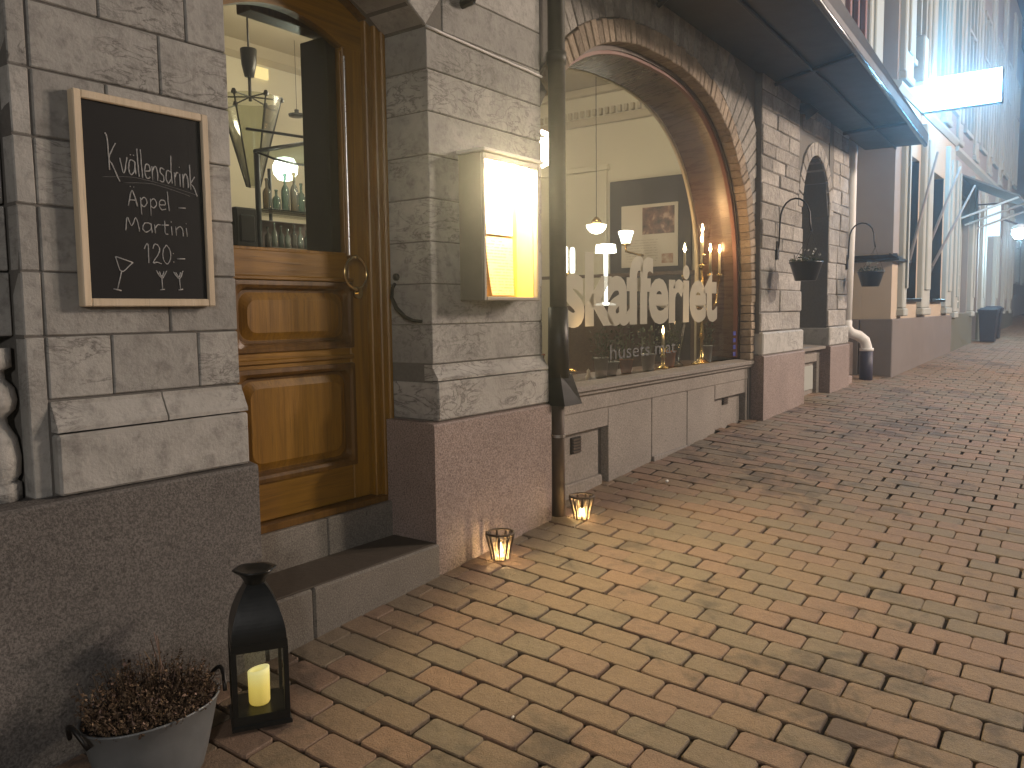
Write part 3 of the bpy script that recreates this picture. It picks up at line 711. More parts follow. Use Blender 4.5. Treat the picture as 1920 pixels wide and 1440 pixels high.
q = G(); q.prism_x([(2.47, -0.43), (2.465, -0.40), (2.86, -0.375), (2.86, -0.43)], 8.095, 9.005); mk('window_sill', q, M['skirt'], bld)
skirt(8.10, 8.44, -1.3, -0.43, 2.53); skirt(8.44, 8.90, -0.56, -0.43, 2.53); skirt(8.90, 9.0, -1.3, -0.43, 2.53)
q = G(); q.box(8.44, 8.90, 2.57, 2.62, -1.3, -0.56); mk('niche_panel', q, M['skirt'], bld)
q = G(); q.cbox(8.47, 8.86, 2.555, 2.575, -0.85, -0.60, 0.004); mk('hatch', q, M['wash_white'], bld, fix=False)
# set-back bay beside the neighbour
courses(9.75, 11.08, -0.42, 1.98, 0.20, 2.75, (0.4, 0.66), 'rough'); plinth(9.76, 11.1, -0.44, 2.70, 2.80, 'granite_pink')
q = G(); q.cbox(9.80, 10.10, 2.46, 2.70, -1.3, -0.79, 0.01, 0.002); mk('kerb_stone', q, M['granite_pink'], bld, fix=False)
q = G(); q.prism([(9.95, 0.86), (10.35, 0.86), (10.35, 1.0), (10.27, 1.10), (10.15, 1.14), (10.03, 1.10), (9.95, 1.0)], 2.735, 2.77); mk('blind_niche', q, M['mortar'], bld)

# ------------------------------------------------------------------ upper storey of the stone building (seen past the canopy)
def upper_window(parent, xa, xb, za, zb, y, frame='redframe', lit=None):
    wn = bpy.data.objects.new('upper_window', None); wn.empty_display_size = 0.1; place(wn, parent, Vector(((xa+xb)/2, y, za+ZO)))
    q = G(); f = 0.07
    for a, b, c_, d in ((xa, xa+f, za, zb), (xb-f, xb, za, zb), (xa+f, xb-f, za, za+f), (xa+f, xb-f, zb-f, zb), ((xa+xb)/2-0.03, (xa+xb)/2+0.03, za+f, zb-f), (xa+f, xb-f, za+(zb-za)*0.66, za+(zb-za)*0.66+0.05)):
        q.cbox(a, b, y-0.05, y+0.03, c_, d, 0.006)
    mk('frame', q, M[frame], wn, fix=False)
    q = G(); q.add([(xa+f, y, za+f), (xb-f, y, za+f), (xb-f, y, zb-f), (xa+f, y, zb-f)], [(0, 1, 2, 3)]); mk('pane', q, M[lit or 'darkglass'], wn); return wn
def pilaster(parent, xa, xb, za, zb, y, d, mat='wash_white'):
    q = G(); q.cbox(xa, xb, y-d, y+0.05, za, zb, 0.015); q.cbox(xa+0.13, xb-0.13, y-d-0.03, y-d+0.02, za+0.25, zb-0.2, 0.012)
    q.cbox(xa-0.02, xb+0.02, y-d-0.02, y+0.05, za-0.10, za, 0.015); return mk('pilaster', q, M[mat], parent, fix=False)
q = G(); q.box(-6, 11.05, 2.49, 2.53, 2.02, TOP); q.cbox(-6, 11.02, 2.40, 2.52, 2.02, 2.12, 0.02); mk('upper_wall', q, M['mauve'], bld)
for k in range(4):
    xa = 9.55 - 2.1*k
    upper_window(bld, xa, xa+0.72, 2.45, 4.7, 2.485)
    pilaster(bld, xa+0.80, xa+1.42, 2.235, 5.3, 2.49, 0.08)
# overhanging lead strip and cable on the pier
q = G(); q.tube([(2.795+0.9*i/14, 2.483-0.001*sin(i*1.7), 1.243-0.0016*i+0.0008*sin(i*2.3)) for i in range(15)], 0.0065, 6)
cb = mk('white_cable', q, M['white'], None, True, fix=False); tag(cb, 'white cable running along the stone pier above the menu case', 'cable')
q = G(); q.tube([(3.06, 2.50, 1.41), (3.06, 2.44, 1.415), (3.06, 2.42, 1.45)], 0.022, 8); mk('wall_hook', q, M['iron'], bld)

# ------------------------------------------------------------------ downpipe between pier and window bay
dp = thing('downpipe', 'grey green drainpipe between the stone pier and the arched window', 'drainpipe', (3.785, 2.45, gz(3.785, 2.45)))
q = G(); q.tube([(3.79, 2.452, 7.0), (3.79, 2.452, -0.38)], 0.046, 14); q.tube([(3.79, 2.452, 1.36), (3.79, 2.452, 1.30)], 0.053, 14); mk('pipe', q, M['pipe'], dp, True)
q = G(); q.tube([(3.785, 2.450, 0.02), (3.785, 2.450, -0.36)], [0.054, 0.060], 14); mk('sleeve', q, M['iron'], dp, True)
q = G(); q.loft([[(3.74, 2.41, -0.34), (3.84, 2.40, -0.34), (3.84, 2.50, -0.34), (3.74, 2.50, -0.34)], [(3.745, 2.385, -0.515), (3.925, 2.385, -0.515), (3.925, 2.52, -0.515), (3.745, 2.52, -0.515)]], True, True); mk('pipe_shoe', q, M['black'], dp)
q = G(); q.tube([(3.785, 2.455, -0.50), (3.783, 2.455, -0.70), (3.783, 2.455, gz(3.78, 2.455)+0.0)], [0.036, 0.036, 0.038], 12); mk('lower_pipe', q, M['pipe_low'], dp, True)
q = G(); q.tube([(3.783, 2.455, -0.675), (3.783, 2.455, -0.69)], 0.042, 12); q.tube([(3.783, 2.455, -0.68), (3.783, 2.53, -0.68)], 0.008, 6); mk('bracket', q, M['steel'], dp)

# second downpipe by the neighbour
dp2 = thing('downpipe', 'white drainpipe ending in an elbow over a dark blue standpipe', 'drainpipe', (10.45, 2.55, -0.86))
q = G(); q.tube([(10.52, 2.62, 4.0), (10.50, 2.62, 1.0), (10.42, 2.62, -0.18)], 0.055, 12); mk('pipe', q, M['white'], dp2, True)
q = G(); q.tube([(10.42, 2.62, -0.16), (10.415, 2.615, -0.25), (10.44, 2.57, -0.31), (10.50, 2.50, -0.34), (10.55, 2.44, -0.40), (10.56, 2.42, -0.48), (10.56, 2.42, -0.52)], 0.062, 12); mk('elbow', q, M['white'], dp2, True)
q = G(); q.tube([(10.56, 2.42, -0.50), (10.56, 2.42, -0.96)], 0.075, 14); mk('standpipe', q, m_plain('dark_blue_pipe', (0.035, 0.033, 0.055), 0.5), dp2, True)
q = G(); q.tube([(10.56, 2.42, -0.49), (10.56, 2.42, -0.525)], 0.08, 14); mk('collar', q, M['white'], dp2, True)

# ------------------------------------------------------------------ canopy over the window
can = thing('canopy', 'long black canopy projecting above the arched window', 'canopy', (7.6, 2.45, 1.9))
wl = [(4.0, 2.50, 2.03), (10.6, 2.50, 1.86)]; fl = [(3.0, 1.49, 2.02), (10.55, 1.82, 1.84)]; bl = [(3.0, 1.44, 2.13), (10.55, 1.81, 1.945)]; wt = [(3.0, 2.50, 2.25), (10.6, 2.50, 2.12)]
q = G(); q.add([wl[0], wl[1], fl[1], fl[0], wt[0], wt[1], bl[1], bl[0]], [(0, 1, 2, 3), (4, 7, 6, 5), (0, 4, 5, 1), (1, 5, 6, 2), (3, 2, 6, 7), (0, 3, 7, 4)]); mk('canopy_cover', q, m_plain('black_canopy', (0.007, 0.007, 0.0075), 0.5, 0.0, 6, 0.3, 0.002), can)
def lerp3(a, b, f): return tuple(a[i]+(b[i]-a[i])*f for i in range(3))
q = G(); q.tube([(fl[0][0], fl[0][1]+0.02, fl[0][2]-0.012), (fl[1][0], fl[1][1]+0.02, fl[1][2]-0.012)], 0.022, 8); mk('front_bar', q, m_plain('bar_metal', (0.16, 0.17, 0.18), 0.22, 0.9), can, True)
for k in range(3):
    f = (k+0.5)/3; a, b = lerp3(wl[0], wl[1], f), lerp3(fl[0], fl[1], f)
    q = G(); q.tube([(a[0], a[1], a[2]-0.02), (b[0], b[1]+0.03, b[2]-0.02)], 0.018, 6); mk('support_bar', q, M['iron'], can)
for f in (0.5,):
    a, b = lerp3(wl[0], wl[1], 0), lerp3(wl[0], wl[1], 1)
    c0 = [lerp3(wl[0], wl[1], 0), lerp3(fl[0], fl[1], 0)]; c1 = [lerp3(wl[0], wl[1], 1), lerp3(fl[0], fl[1], 1)]
    p, r_ = lerp3(c0[0], c0[1], f), lerp3(c1[0], c1[1], f)
    q = G(); q.tube([(p[0], p[1], p[2]-0.016), (r_[0], r_[1], r_[2]-0.016)], 0.014, 6); mk('purlin', q, M['iron'], can)
q = G(); q.tube([(8.0, 2.49, 1.86), (8.0, 2.40, 1.84), (8.02, 2.36, 1.78)], [0.05, 0.05, 0.07], 10); fx_ = mk('security_lamp', q, M['iron'], None, True); tag(fx_, 'small dark fitting on the wall just below the black canopy', 'lamp')

# ------------------------------------------------------------------ neighbouring building
b2 = thing('cream_building', 'plastered house beyond the canopy with brown plinth and pale pilasters', 'building', (13.4, 2.5, -0.85))
YB = 2.27; XB = 11.10
q = G()
def wallrect(xa, xb, za, zb, holes, y, g_):
    xsx = sorted({xa, xb, *[h[0] for h in holes], *[h[1] for h in holes]}); zsz = sorted({za, zb, *[h[2] for h in holes], *[h[3] for h in holes]})
    for a, b in zip(xsx, xsx[1:]):
        for c_, d in zip(zsz, zsz[1:]):
            if not any(h[0] <= (a+b)/2 <= h[1] and h[2] <= (c_+d)/2 <= h[3] for h in holes):
                g_.box(a, b, y, y+0.35, c_, d)
H2 = [(11.72, 12.62, 0.11, 1.98), (13.55, 14.6, 0.11, 1.98)]
wallrect(XB, 15.60, -0.155, 2.62, H2, YB, q); q.box(XB, XB+0.3, YB+0.351, 3.2, -0.155, 2.62); mk('wall', q, M['peach'], b2)
q = G(); q.cbox(XB-0.03, 15.60, YB-0.03, YB+0.36, -1.6, -0.15, 0.01); q.cbox(XB-0.03, XB+0.3, YB+0.37, 3.2, -1.6, -0.15, 0.01); mk('plinth', q, M['plinth2'], b2, fix=False)
q = G(); q.prism_x([(YB-0.09, 0.565), (YB-0.09, 0.59), (YB+0.02, 0.66), (YB+0.02, 0.565)], XB-0.08, 11.72); q.add([(XB-0.09, YB-0.09, 0.565), (XB-0.09, 3.2, 0.565), (XB-0.09, 3.2, 0.59), (XB-0.09, YB-0.09, 0.59), (XB+0.02, YB-0.05, 0.66), (XB+0.02, 3.2, 0.66), (XB+0.02, 3.2, 0.56), (XB+0.02, YB-0.05, 0.56)], [(0, 1, 2, 3), (3, 2, 5, 4), (0, 7, 6, 1)]); mk('string_course', q, M['iron'], b2)
q = G(); q.box(XB-0.006, XB+0.02, YB-0.006, 3.2, 0.66, 2.62); q.box(XB+0.021, 11.70, YB-0.006, YB+0.02, 0.66, 2.62); mk('upper_render', q, M['mauve'], b2)
for (a, b, c_, d) in H2:
    wn = bpy.data.objects.new('window', None); wn.empty_display_size = 0.1; place(wn, b2, Vector(((a+b)/2, YB+0.1, c_+ZO)))
    q = G(); q.box(a, b, YB+0.22, YB+0.24, c_, d); mk('pane', q, m_plain('pale_reveal_pane', (0.20, 0.225, 0.195), 0.25, 0, 5, 0.3), wn)  # pane painted pale to stand in for the lit window reveals
    q = G()
    for aa, bb, cc, dd in ((a, a+0.07, c_, d), (b-0.07, b, c_, d), (a+0.07, b-0.07, c_, c_+0.07), (a+0.07, b-0.07, d-0.07, d), (a+0.07, b-0.07, c_+1.25, c_+1.31)): q.cbox(aa, bb, YB+0.15, YB+0.23, cc, dd, 0.006)
    mk('frame', q, M['wash_white'], wn, fix=False)
    q = G(); q.box(b-0.001, b+0.004, YB+0.001, YB+0.2, c_, d); q.cbox(a-0.05, b+0.05, YB-0.07, YB+0.14, c_-0.045, c_, 0.008); mk('sill', q, M['iron'], wn, fix=False)
for a, b in ((12.72, 13.30), (14.72, 15.2), (11.45, 11.66)): pilaster(b2, a, b, -0.02, 2.5, YB, 0.07, 'wash_white')
q = G(); wallrect(XB, 15.6, 2.72, 7.6, [], YB, q); q.box(XB, XB+0.3, YB+0.351, 3.2, 2.72, 7.6); mk('upper_wall', q, M['mauve'], b2)
q = G(); q.prism_x([(YB-0.06, 2.68), (YB-0.06, 2.72), (YB+0.05, 2.76), (YB+0.05, 2.62), (YB-0.02, 2.62)], XB-0.03, 15.6); mk('cornice', q, M['wash_white'], b2)
for k in range(3):
    xa = 11.55+1.5*k
    pilaster(b2, xa-0.35, xa+0.15, 2.865, 7.2, YB, 0.07); upper_window(b2, xa+0.25, xa+1.05, 3.1, 6.2, YB-0.005, 'wash_white')
q = G(); q.cbox(12.05, 12.30, YB-0.13, YB+0.02, 2.90, 3.5, 0.02); mk('console', q, M['wash_white'], b2, fix=False)

# lit projecting sign box
sg = thing('lightbox_sign', 'glowing white box sign projecting from the plastered house', 'sign', (12.66, YB, 2.6))
SB = (12.60, 12.74, 1.325, 2.262, 2.632, 3.055)
q = G(); q.cbox(SB[0], SB[1], SB[2]-0.015, SB[3]+0.015, SB[4]-0.012, SB[5]+0.012, 0.01); mk('housing', q, M['iron'], sg, fix=False)
q = G(); q.add([(SB[0]-0.004, SB[2], SB[4]), (SB[0]-0.004, SB[3], SB[4]), (SB[0]-0.004, SB[3], SB[5]), (SB[0]-0.004, SB[2], SB[5])], [(0, 1, 2, 3)])
q.add([(SB[1]+0.004, SB[2], SB[4]), (SB[1]+0.004, SB[3], SB[4]), (SB[1]+0.004, SB[3], SB[5]), (SB[1]+0.004, SB[2], SB[5])], [(3, 2, 1, 0)])
mk('face', q, m_emit('sign_face', (0.24, 0.63, 1.0), 95), sg)
q = G(); q.tube([(12.67, YB-0.01, 2.75), (12.67, YB-0.35, 2.75)], 0.025, 8); q.tube([(12.67, YB-0.01, 2.95), (12.67, YB-0.35, 2.95)], 0.025, 8); mk('bracket', q, M['iron'], sg)
# slanting poles on the plastered house
FP = [((11.9, 2.26, 0.45), (12.15, 1.97, 2.0)), ((13.2, 2.26, 0.75), (13.3, 1.86, 1.95)), ((13.4, 2.26, 0.45), (13.9, 1.75, 1.75))]
FL = ['slanting white pole nearest the canopy end, fixed below the glowing sign', 'middle slanting white pole of the three under the glowing sign', 'short slanting white pole, farthest of the three under the glowing sign']
for (a, b), lb in zip(FP, FL):
    fp = thing('flagpole', lb, 'pole', a, 'slanting poles on the plastered house')
    q = G(); q.tube([a, lerp3(a, b, 0.5), b], [0.022, 0.019, 0.015], 8); mk('pole', q, M['mauve'], fp, True)
    q = G(); q.tube([(a[0], YB+0.01, a[2]), lerp3(a, b, 0.10)], [0.05, 0.036], 8); mk('socket', q, M['iron'], fp)

# third building: lit shop, doors, then the dark end of the street
b3 = thing('grey_shop_building', 'grey shop building with lit display window farther up the street', 'building', (20.6, 2.5, -0.55))
H3 = [(15.95, 17.55, -0.12, 1.95), (18.05, 18.95, -0.75, 1.95), (19.9, 21.3, -0.15, 1.75), (22.0, 23.0, -0.6, 1.6)]
q = G(); wallrect(15.602, 25.7, -1.2, 2.6, H3, YB+0.02, q); q.box(15.602, 25.7, YB+0.02, YB+0.4, 2.60, 7.4); mk('wall', q, M['mauve'], b3)
q = G()
for a, b in ((15.602, 18.04), (18.96, 21.99), (23.01, 25.7)): q.cbox(a, b, YB-0.03, YB+0.1, -1.3, -0.13, 0.01)
mk('plinth', q, m_plain('green_grey_plinth', (0.12, 0.12, 0.09), 0.8), b3, fix=False)
for i, (a, b, c_, d) in enumerate(H3):
    wn = bpy.data.objects.new('shop_window' if i in (0, 2) else 'shop_door', None); wn.empty_display_size = 0.1; place(wn, b3, Vector(((a+b)/2, YB+0.15, c_+ZO)))
    q = G(); q.box(a, b, YB+0.25, YB+0.27, c_, d)
    mk('pane', q, m_emit('lit_shop', (0.66, 0.80, 0.62), 0.75) if i == 0 else (m_emit('lit_doorway', (0.85, 0.72, 0.34), 0.30) if i == 3 else M['darkglass']), wn)
    q = G()
    for aa, bb, cc, dd in ((a, a+0.08, c_, d), (b-0.08, b, c_, d), (a+0.08, b-0.08, c_, c_+0.08), (a+0.08, b-0.08, d-0.08, d), ((a+b)/2-0.03, (a+b)/2+0.03, c_+0.08, d-0.08)): q.cbox(aa, bb, YB+0.12, YB+0.24, cc, dd, 0.008)
    mk('frame', q, M['wash_white'] if i != 1 else M['greypanel'], wn, fix=False)
for z_ in (0.1, 0.35, 0.6):
    q = G(); q.cbox(16.05, 17.45, YB+0.13, YB+0.22, z_-0.03, z_, 0.004); sh = mk('display_shelf', q, M['white'], b3, fix=False)
    for k in range(6):
        q = G(); q.cbox(16.12+k*0.22, 16.28+k*0.22, YB+0.14, YB+0.21, z_+0.002, z_+0.10+0.05*((k*7) % 3), 0.006); mk('goods', q, M[('paper', 'white', 'cream')[k % 3]], sh, fix=False)
for a in (15.62, 17.62, 19.1, 21.4, 23.15, 24.6): pilaster(b3, a, a+0.34, -0.1, 2.4, YB+0.02, 0.08, 'wash_white')
for k in range(5): pilaster(b3, 15.75+2*k, 16.2+2*k, 2.79, 7.0, YB+0.02, 0.05); upper_window(b3, 16.5+2*k, 17.4+2*k, 3.0, 5.6, YB+0.01, 'wash_white')
q = G(); q.prism_x([(YB-0.05, 2.57), (YB-0.05, 2.63), (YB+0.05, 2.68), (YB+0.05, 2.5)], 15.602, 25.7); mk('cornice', q, M['wash_white'], b3)
# folded shop awning
aw = thing('shop_awning', 'half folded pale awning with thin arms over the lit shop window', 'awning', (16.8, YB, 1.9))
q = G(); q.add([(15.9, YB, 2.25), (18.2, YB, 2.25), (18.2, 1.35, 1.78), (15.9, 1.35, 1.78), (15.9, YB, 2.22), (18.2, YB, 2.22), (18.2, 1.35, 1.75), (15.9, 1.35, 1.75)], [(0, 1, 2, 3), (7, 6, 5, 4), (3, 2, 6, 7), (0, 3, 7, 4), (1, 5, 6, 2)]); mk('awning_cloth', q, M['plinth2'], aw)
for xx in (15.95, 17.0, 18.15):
    q = G(); q.tube([(xx, YB+0.01, 1.45), (xx, 1.37, 1.76)], 0.018, 6); mk('arm', q, M['white'], aw)
# small hanging banner sign, far wall lamp
hs = thing('hanging_sign', 'small white upright sign hanging off the grey shop building', 'sign', (16.6, 1.9, 0.9))
q = G(); q.cbox(18.3, 18.34, 1.86, 2.08, 1.32, 1.90, 0.005); mk('sign_face', q, m_emit('sign_white', (0.72, 0.88, 1.0), 1.5), hs, fix=False)
q = G(); q.tube([(18.32, YB+0.03, 1.93), (18.32, 1.85, 1.93)], 0.015, 6); mk('arm', q, M['iron'], hs)
wlp = thing('wall_lamp', 'blazing white lamp on a bracket far up the street', 'lamp', (19.4, YB, 1.45))
lx = (19.3, 1.62, 1.40)
q = G(); q.tube([(19.3, YB+0.03, 1.62), (19.3, 1.95, 1.72), (19.3, 1.66, 1.60)], 0.02, 6); mk('bracket', q, M['iron'], wlp, True)
q = G(); q.lathe([(0.05, 0.20), (0.16, 0.12), (0.17, 0.10)], lx, 14, caps=(False, True)); mk('shade', q, M['white'], wlp, True)
q = G(); q.lathe([(0.01, -0.10), (0.09, -0.07), (0.13, 0.0), (0.12, 0.08), (0.05, 0.12)], lx, 14); mk('globe', q, m_emit('lamp_white', (0.45, 0.78, 1.0), 260), wlp, True)
for k, (x_, y_, lb) in enumerate(((18.55, 2.02, 'dark litter bin nearest the lit shop window'), (19.55, 2.05, 'dark litter bin farther up the street past the other bin'))):
    zb = gz(x_, y_); bn = thing('litter_bin', lb, 'bin', (x_, y_, zb), 'bins along the shop fronts')
    q = G(); q.loft([[(x_+sx_*w_, y_+sy_*w_*0.8, zb+h_) for sx_, sy_ in ((-1, -1), (1, -1), (1, 1), (-1, 1))] for w_, h_ in ((0.15, 0.01), (0.19, 0.56), (0.205, 0.56), (0.205, 0.60))], True, True); mk('body', q, m_plain('dark_bin', (0.03, 0.03, 0.04), 0.5) if k == 0 else bpy.data.materials['dark_bin'], bn)
    q = G(); q.loft([[(x_+sx_*w_, y_+sy_*w_*0.8, zb+h_) for sx_, sy_ in ((-1, -1), (1, -1), (1, 1), (-1, 1))] for w_, h_ in ((0.215, 0.60), (0.215, 0.63), (0.14, 0.67))], True, True); mk('lid', q, bpy.data.materials['dark_bin'], bn)
b4 = thing('dark_building', 'unlit building closing the view at the top of the street', 'building', (33, 2.4, -0.2))
q = G(); q.box(25.9, 60, 2.75, 3.4, -1.0, 8.0); q.cbox(25.9, 60, 2.65, 2.8, -1.0, 0.35, 0.02); mk('wall', q, M['mauve'], b4)
for k in range(6): upper_window(b4, 27+2.2*k, 28+2.2*k, 0.7, 2.4, 2.745, 'wash_white')

# ------------------------------------------------------------------ chalkboard
cb = thing('chalkboard', 'chalkboard in a pale pine frame advertising the evening drink', 'chalkboard', (1.45, 2.47, 0.03))
BX0, BX1, BZ0, BZ1 = 1.232, 1.672, 0.030, 0.658
q = G(); q.box(BX0+0.012, BX1-0.012, 2.463, 2.478, BZ0+0.012, BZ1-0.012); mk('board', q, M['slate'], cb)
for a, b, c_, d in ((BX0, BX0+0.024, BZ0, BZ1), (BX1-0.024, BX1, BZ0, BZ1), (BX0+0.0245, BX1-0.0245, BZ0, BZ0+0.024), (BX0+0.0245, BX1-0.0245, BZ1-0.024, BZ1)):
    q = G(); q.cbox(a, b, 2.452, 2.486, c_, d, 0.003); mk('frame_rail', q, M['pine'], cb, fix=False)
# handwriting: strokes in a unit box per letter
ST = {'K': (0.75, [[(0.1,1.25),(0.0,1.32),(0.12,1.1),(0.16,0.0)], [(0.55,1.0),(0.16,0.45),(0.34,0.2),(0.62,-0.28),(0.70,-0.36)]]),
 'v': (0.42, [[(0,.55),(.18,0),(.38,.6)]]), 'ä': (0.48, [[(.38,.52),(.12,.55),(.04,.2),(.16,.02),(.36,.2),(.38,.52),(.40,.05)], [(.16,.74),(.18,.76)], [(.34,.74),(.36,.76)]]),
 'l': (0.2, [[(.06,1.05),(.08,.5),(.12,.0)]]), 'e': (0.42, [[(.06,.28),(.34,.32),(.3,.52),(.12,.52),(.05,.25),(.16,.02),(.36,.08)]]),
 'n': (0.44, [[(.05,.52),(.07,.0)], [(.07,.34),(.22,.54),(.34,.4),(.36,.0)]]), 's': (0.36, [[(.32,.5),(.12,.54),(.08,.38),(.28,.22),(.24,.02),(.04,.06)]]),
 'd': (0.5, [[(.36,.45),(.14,.5),(.05,.2),(.18,.02),(.36,.2)], [(.40,1.1),(.38,.5),(.42,.02)]]), 'r': (0.32, [[(.06,.5),(.08,0)], [(.08,.3),(.18,.5),(.3,.5)]]),
 'i': (0.2, [[(.07,.5),(.09,0)], [(.06,.74),(.08,.76)]]), 'k': (0.5, [[(.06,.95),(.08,-.02)], [(.36,.5),(.09,.22),(.24,.12),(.46,-.26)]]),
 'Ä': (0.55, [[(.04,0),(.24,.82),(.46,0)], [(.12,.3),(.38,.32)], [(.16,1.0),(.18,1.02)], [(.32,1.0),(.34,1.02)]]),
 'p': (0.46, [[(.08,.52),(.09,-.38)], [(.09,.4),(.26,.55),(.38,.3),(.24,.06),(.09,.14)]]), '-': (0.5, [[(.08,.26),(.46,.28)]]),
 'M': (0.66, [[(.04,0),(.12,.72),(.28,.28),(.46,.74),(.58,0)]]), 'a': (0.48, [[(.38,.5),(.14,.52),(.05,.2),(.18,.02),(.38,.2),(.38,.52),(.42,.0)]]),
 't': (0.36, [[(.16,.76),(.16,.1),(.28,.02)], [(.02,.52),(.32,.54)]]), '1': (0.34, [[(.02,.62),(.2,.86),(.2,0)]]), '2': (0.48, [[(.06,.66),(.2,.88),(.38,.7),(.3,.42),(.06,.04),(.24,.06),(.44,0)]]),
 '0': (0.46, [[(.22,.86),(.06,.6),(.06,.2),(.22,.0),(.38,.25),(.38,.62),(.22,.86)]]), ':': (0.16, [[(.06,.48),(.08,.5)], [(.06,.1),(.08,.12)]]), ' ': (0.3, [])}
rw = random.Random(3)
def smooth(pts, n=5):
    if len(pts) < 3: return pts
    out = []; P = [pts[0]] + list(pts) + [pts[-1]]
    for i in range(1, len(P)-2):
        p0, p1, p2, p3 = P[i-1], P[i], P[i+1], P[i+2]
        for k in range(n):
            s_ = k/n; out.append(tuple(0.5*((2*p1[a]) + (-p0[a]+p2[a])*s_ + (2*p0[a]-5*p1[a]+4*p2[a]-p3[a])*s_**2 + (-p0[a]+3*p1[a]-3*p2[a]+p3[a])*s_**3) for a in (0, 1)))
    return out + [pts[-1]]
def strokes(lines, r, mat, name):
    q = G()
    for L_ in lines:
        P = smooth(L_); P = [(x+rw.uniform(-.0006, .0006), z+rw.uniform(-.0006, .0006)) for x, z in P]
        q.tube([(x, 2.4625, z) for x, z in P], [r*rw.uniform(0.7, 1.15) for _ in P], 5)
    return mk(name, q, M[mat], cb, True)
def write(s, x0, x1, zb0, zb1, h, r, mat='chalk'):
    tot = sum(ST[c][0] for c in s); k = (x1-x0)/tot; x = x0; out = []
    for c in s:
        wd, ss = ST[c]; f = (x-x0)/(x1-x0); zb = zb0+(zb1-zb0)*f
        if ss: strokes([[(x+p[0]*k, zb+p[1]*h) for p in st] for st in ss], r, mat, 'chalk_letter')
        x += wd*k
    return out
write('Kvällensdrink', 1.325, 1.628, 0.438, 0.408, 0.082, 0.0022)
for u_ in ([(1.31, 0.415), (1.40, 0.425), (1.50, 0.416), (1.62, 0.395)], [(1.375, 0.405), (1.47, 0.412), (1.60, 0.388)]): strokes([u_], 0.0012, 'chalk_faint', 'underline')
write('Äppel -', 1.385, 1.585, 0.338, 0.330, 0.058, 0.0019); write('Martini', 1.372, 1.592, 0.262, 0.255, 0.056, 0.0019); write('120:-', 1.430, 1.575, 0.165, 0.165, 0.070, 0.0019)
for gx, gz_, k, til in ((1.352, 0.125, 1.0, 0.28), (1.487, 0.112, 0.62, 0.0), (1.548, 0.112, 0.62, -0.1)):
    def T(a, b): return (gx + k*(a*cos(til) + b*sin(til)), gz_ + k*(b*cos(til) - a*sin(til)))
    gl = [[T(-.028, .05), T(0, .012), T(.028, .05)], [T(-.028, .05), T(.028, .05)] if k == 1 else [T(-.014, .045), T(0, .02), T(.012, .045)], [T(0, .012), T(0, -.045)], [T(-.012, -.047), T(.012, -.045)]]
    strokes(gl, 0.0021, 'chalk', 'glass_drawing')

# ------------------------------------------------------------------ lit menu case
mc = thing('menu_case', 'lit menu display case glowing yellow on the stone pier', 'display case', (3.23, 2.42, 0.06))
CX0, CX1, CY0, CY1, CZ0, CZ1 = 3.0, 3.452, 2.352, 2.486, 0.052, 0.722
mcase = m_plain('case_metal', (0.20, 0.175, 0.14), 0.5, 0.4, 15, 0.15)
gold = m_plain('case_inner_yellow', (0.80, 0.52, 0.10), 0.5, 0, 8, 0.08)
q = G(); t_ = 0.012
q.cbox(CX0, CX0+t_, CY0, CY1, CZ0, CZ1, 0.003); q.cbox(CX1-t_, CX1, CY0, CY1, CZ0, CZ1, 0.003); q.cbox(CX0+t_, CX1-t_, CY0+0.001, CY1, CZ0, CZ0+t_, 0.003); q.cbox(CX0+t_, CX1-t_, CY0+0.001, CY1, CZ1-t_, CZ1, 0.003); q.box(CX0+t_, CX1-t_, CY1-0.012, CY1-0.001, CZ0+t_, CZ1-t_)
mk('case', q, mcase, mc, fix=False)
q = G(); q.box(CX0+t_+0.001, CX0+t_+0.004, CY0+0.02, CY1-0.013, CZ0+t_, CZ1-t_); q.box(CX1-t_-0.004, CX1-t_-0.001, CY0+0.02, CY1-0.013, CZ0+t_, CZ1-t_); q.box(CX0+t_, CX1-t_, CY1-0.016, CY1-0.0125, CZ0+t_, CZ1-t_); q.box(CX0+t_, CX1-t_, CY0+0.02, CY1-0.013, CZ0+t_+0.0005, CZ0+t_+0.004)
mk('lining', q, gold, mc)
q = G(); f = 0.018
for a, b, c_, d in ((CX0, CX0+f, CZ0, CZ1), (CX1-f, CX1, CZ0, CZ1), (CX0+f, CX1-f, CZ0, CZ0+f), (CX0+f, CX1-f, CZ1-f-0.012, CZ1)): q.cbox(a, b, CY0-0.012, CY0-0.0005, c_, d, 0.003)
mk('door_frame', q, mcase, mc, fix=False)
q = G(); q.add([(CX0+f, CY0-0.005, CZ0+f), (CX1-f, CY0-0.005, CZ0+f), (CX1-f, CY0-0.005, CZ1-f), (CX0+f, CY0-0.005, CZ1-f)], [(0, 1, 2, 3)]); mk('glass_pane', q, M['thin_glass'], mc)
q = G(); q.cbox(CX0-0.012, CX1+0.02, CY0-0.03, CY1+0.002, CZ1+0.002, CZ1+0.018, 0.004); mk('lid', q, M['white'], mc, fix=False)
q = G(); q.box(CX0+0.03, CX1-0.03, CY0+0.03, CY0+0.06, CZ1-t_-0.016, CZ1-t_-0.002); mk('light_strip', q, m_emit('led_strip', (1.0, 0.88, 0.62), 160), mc)
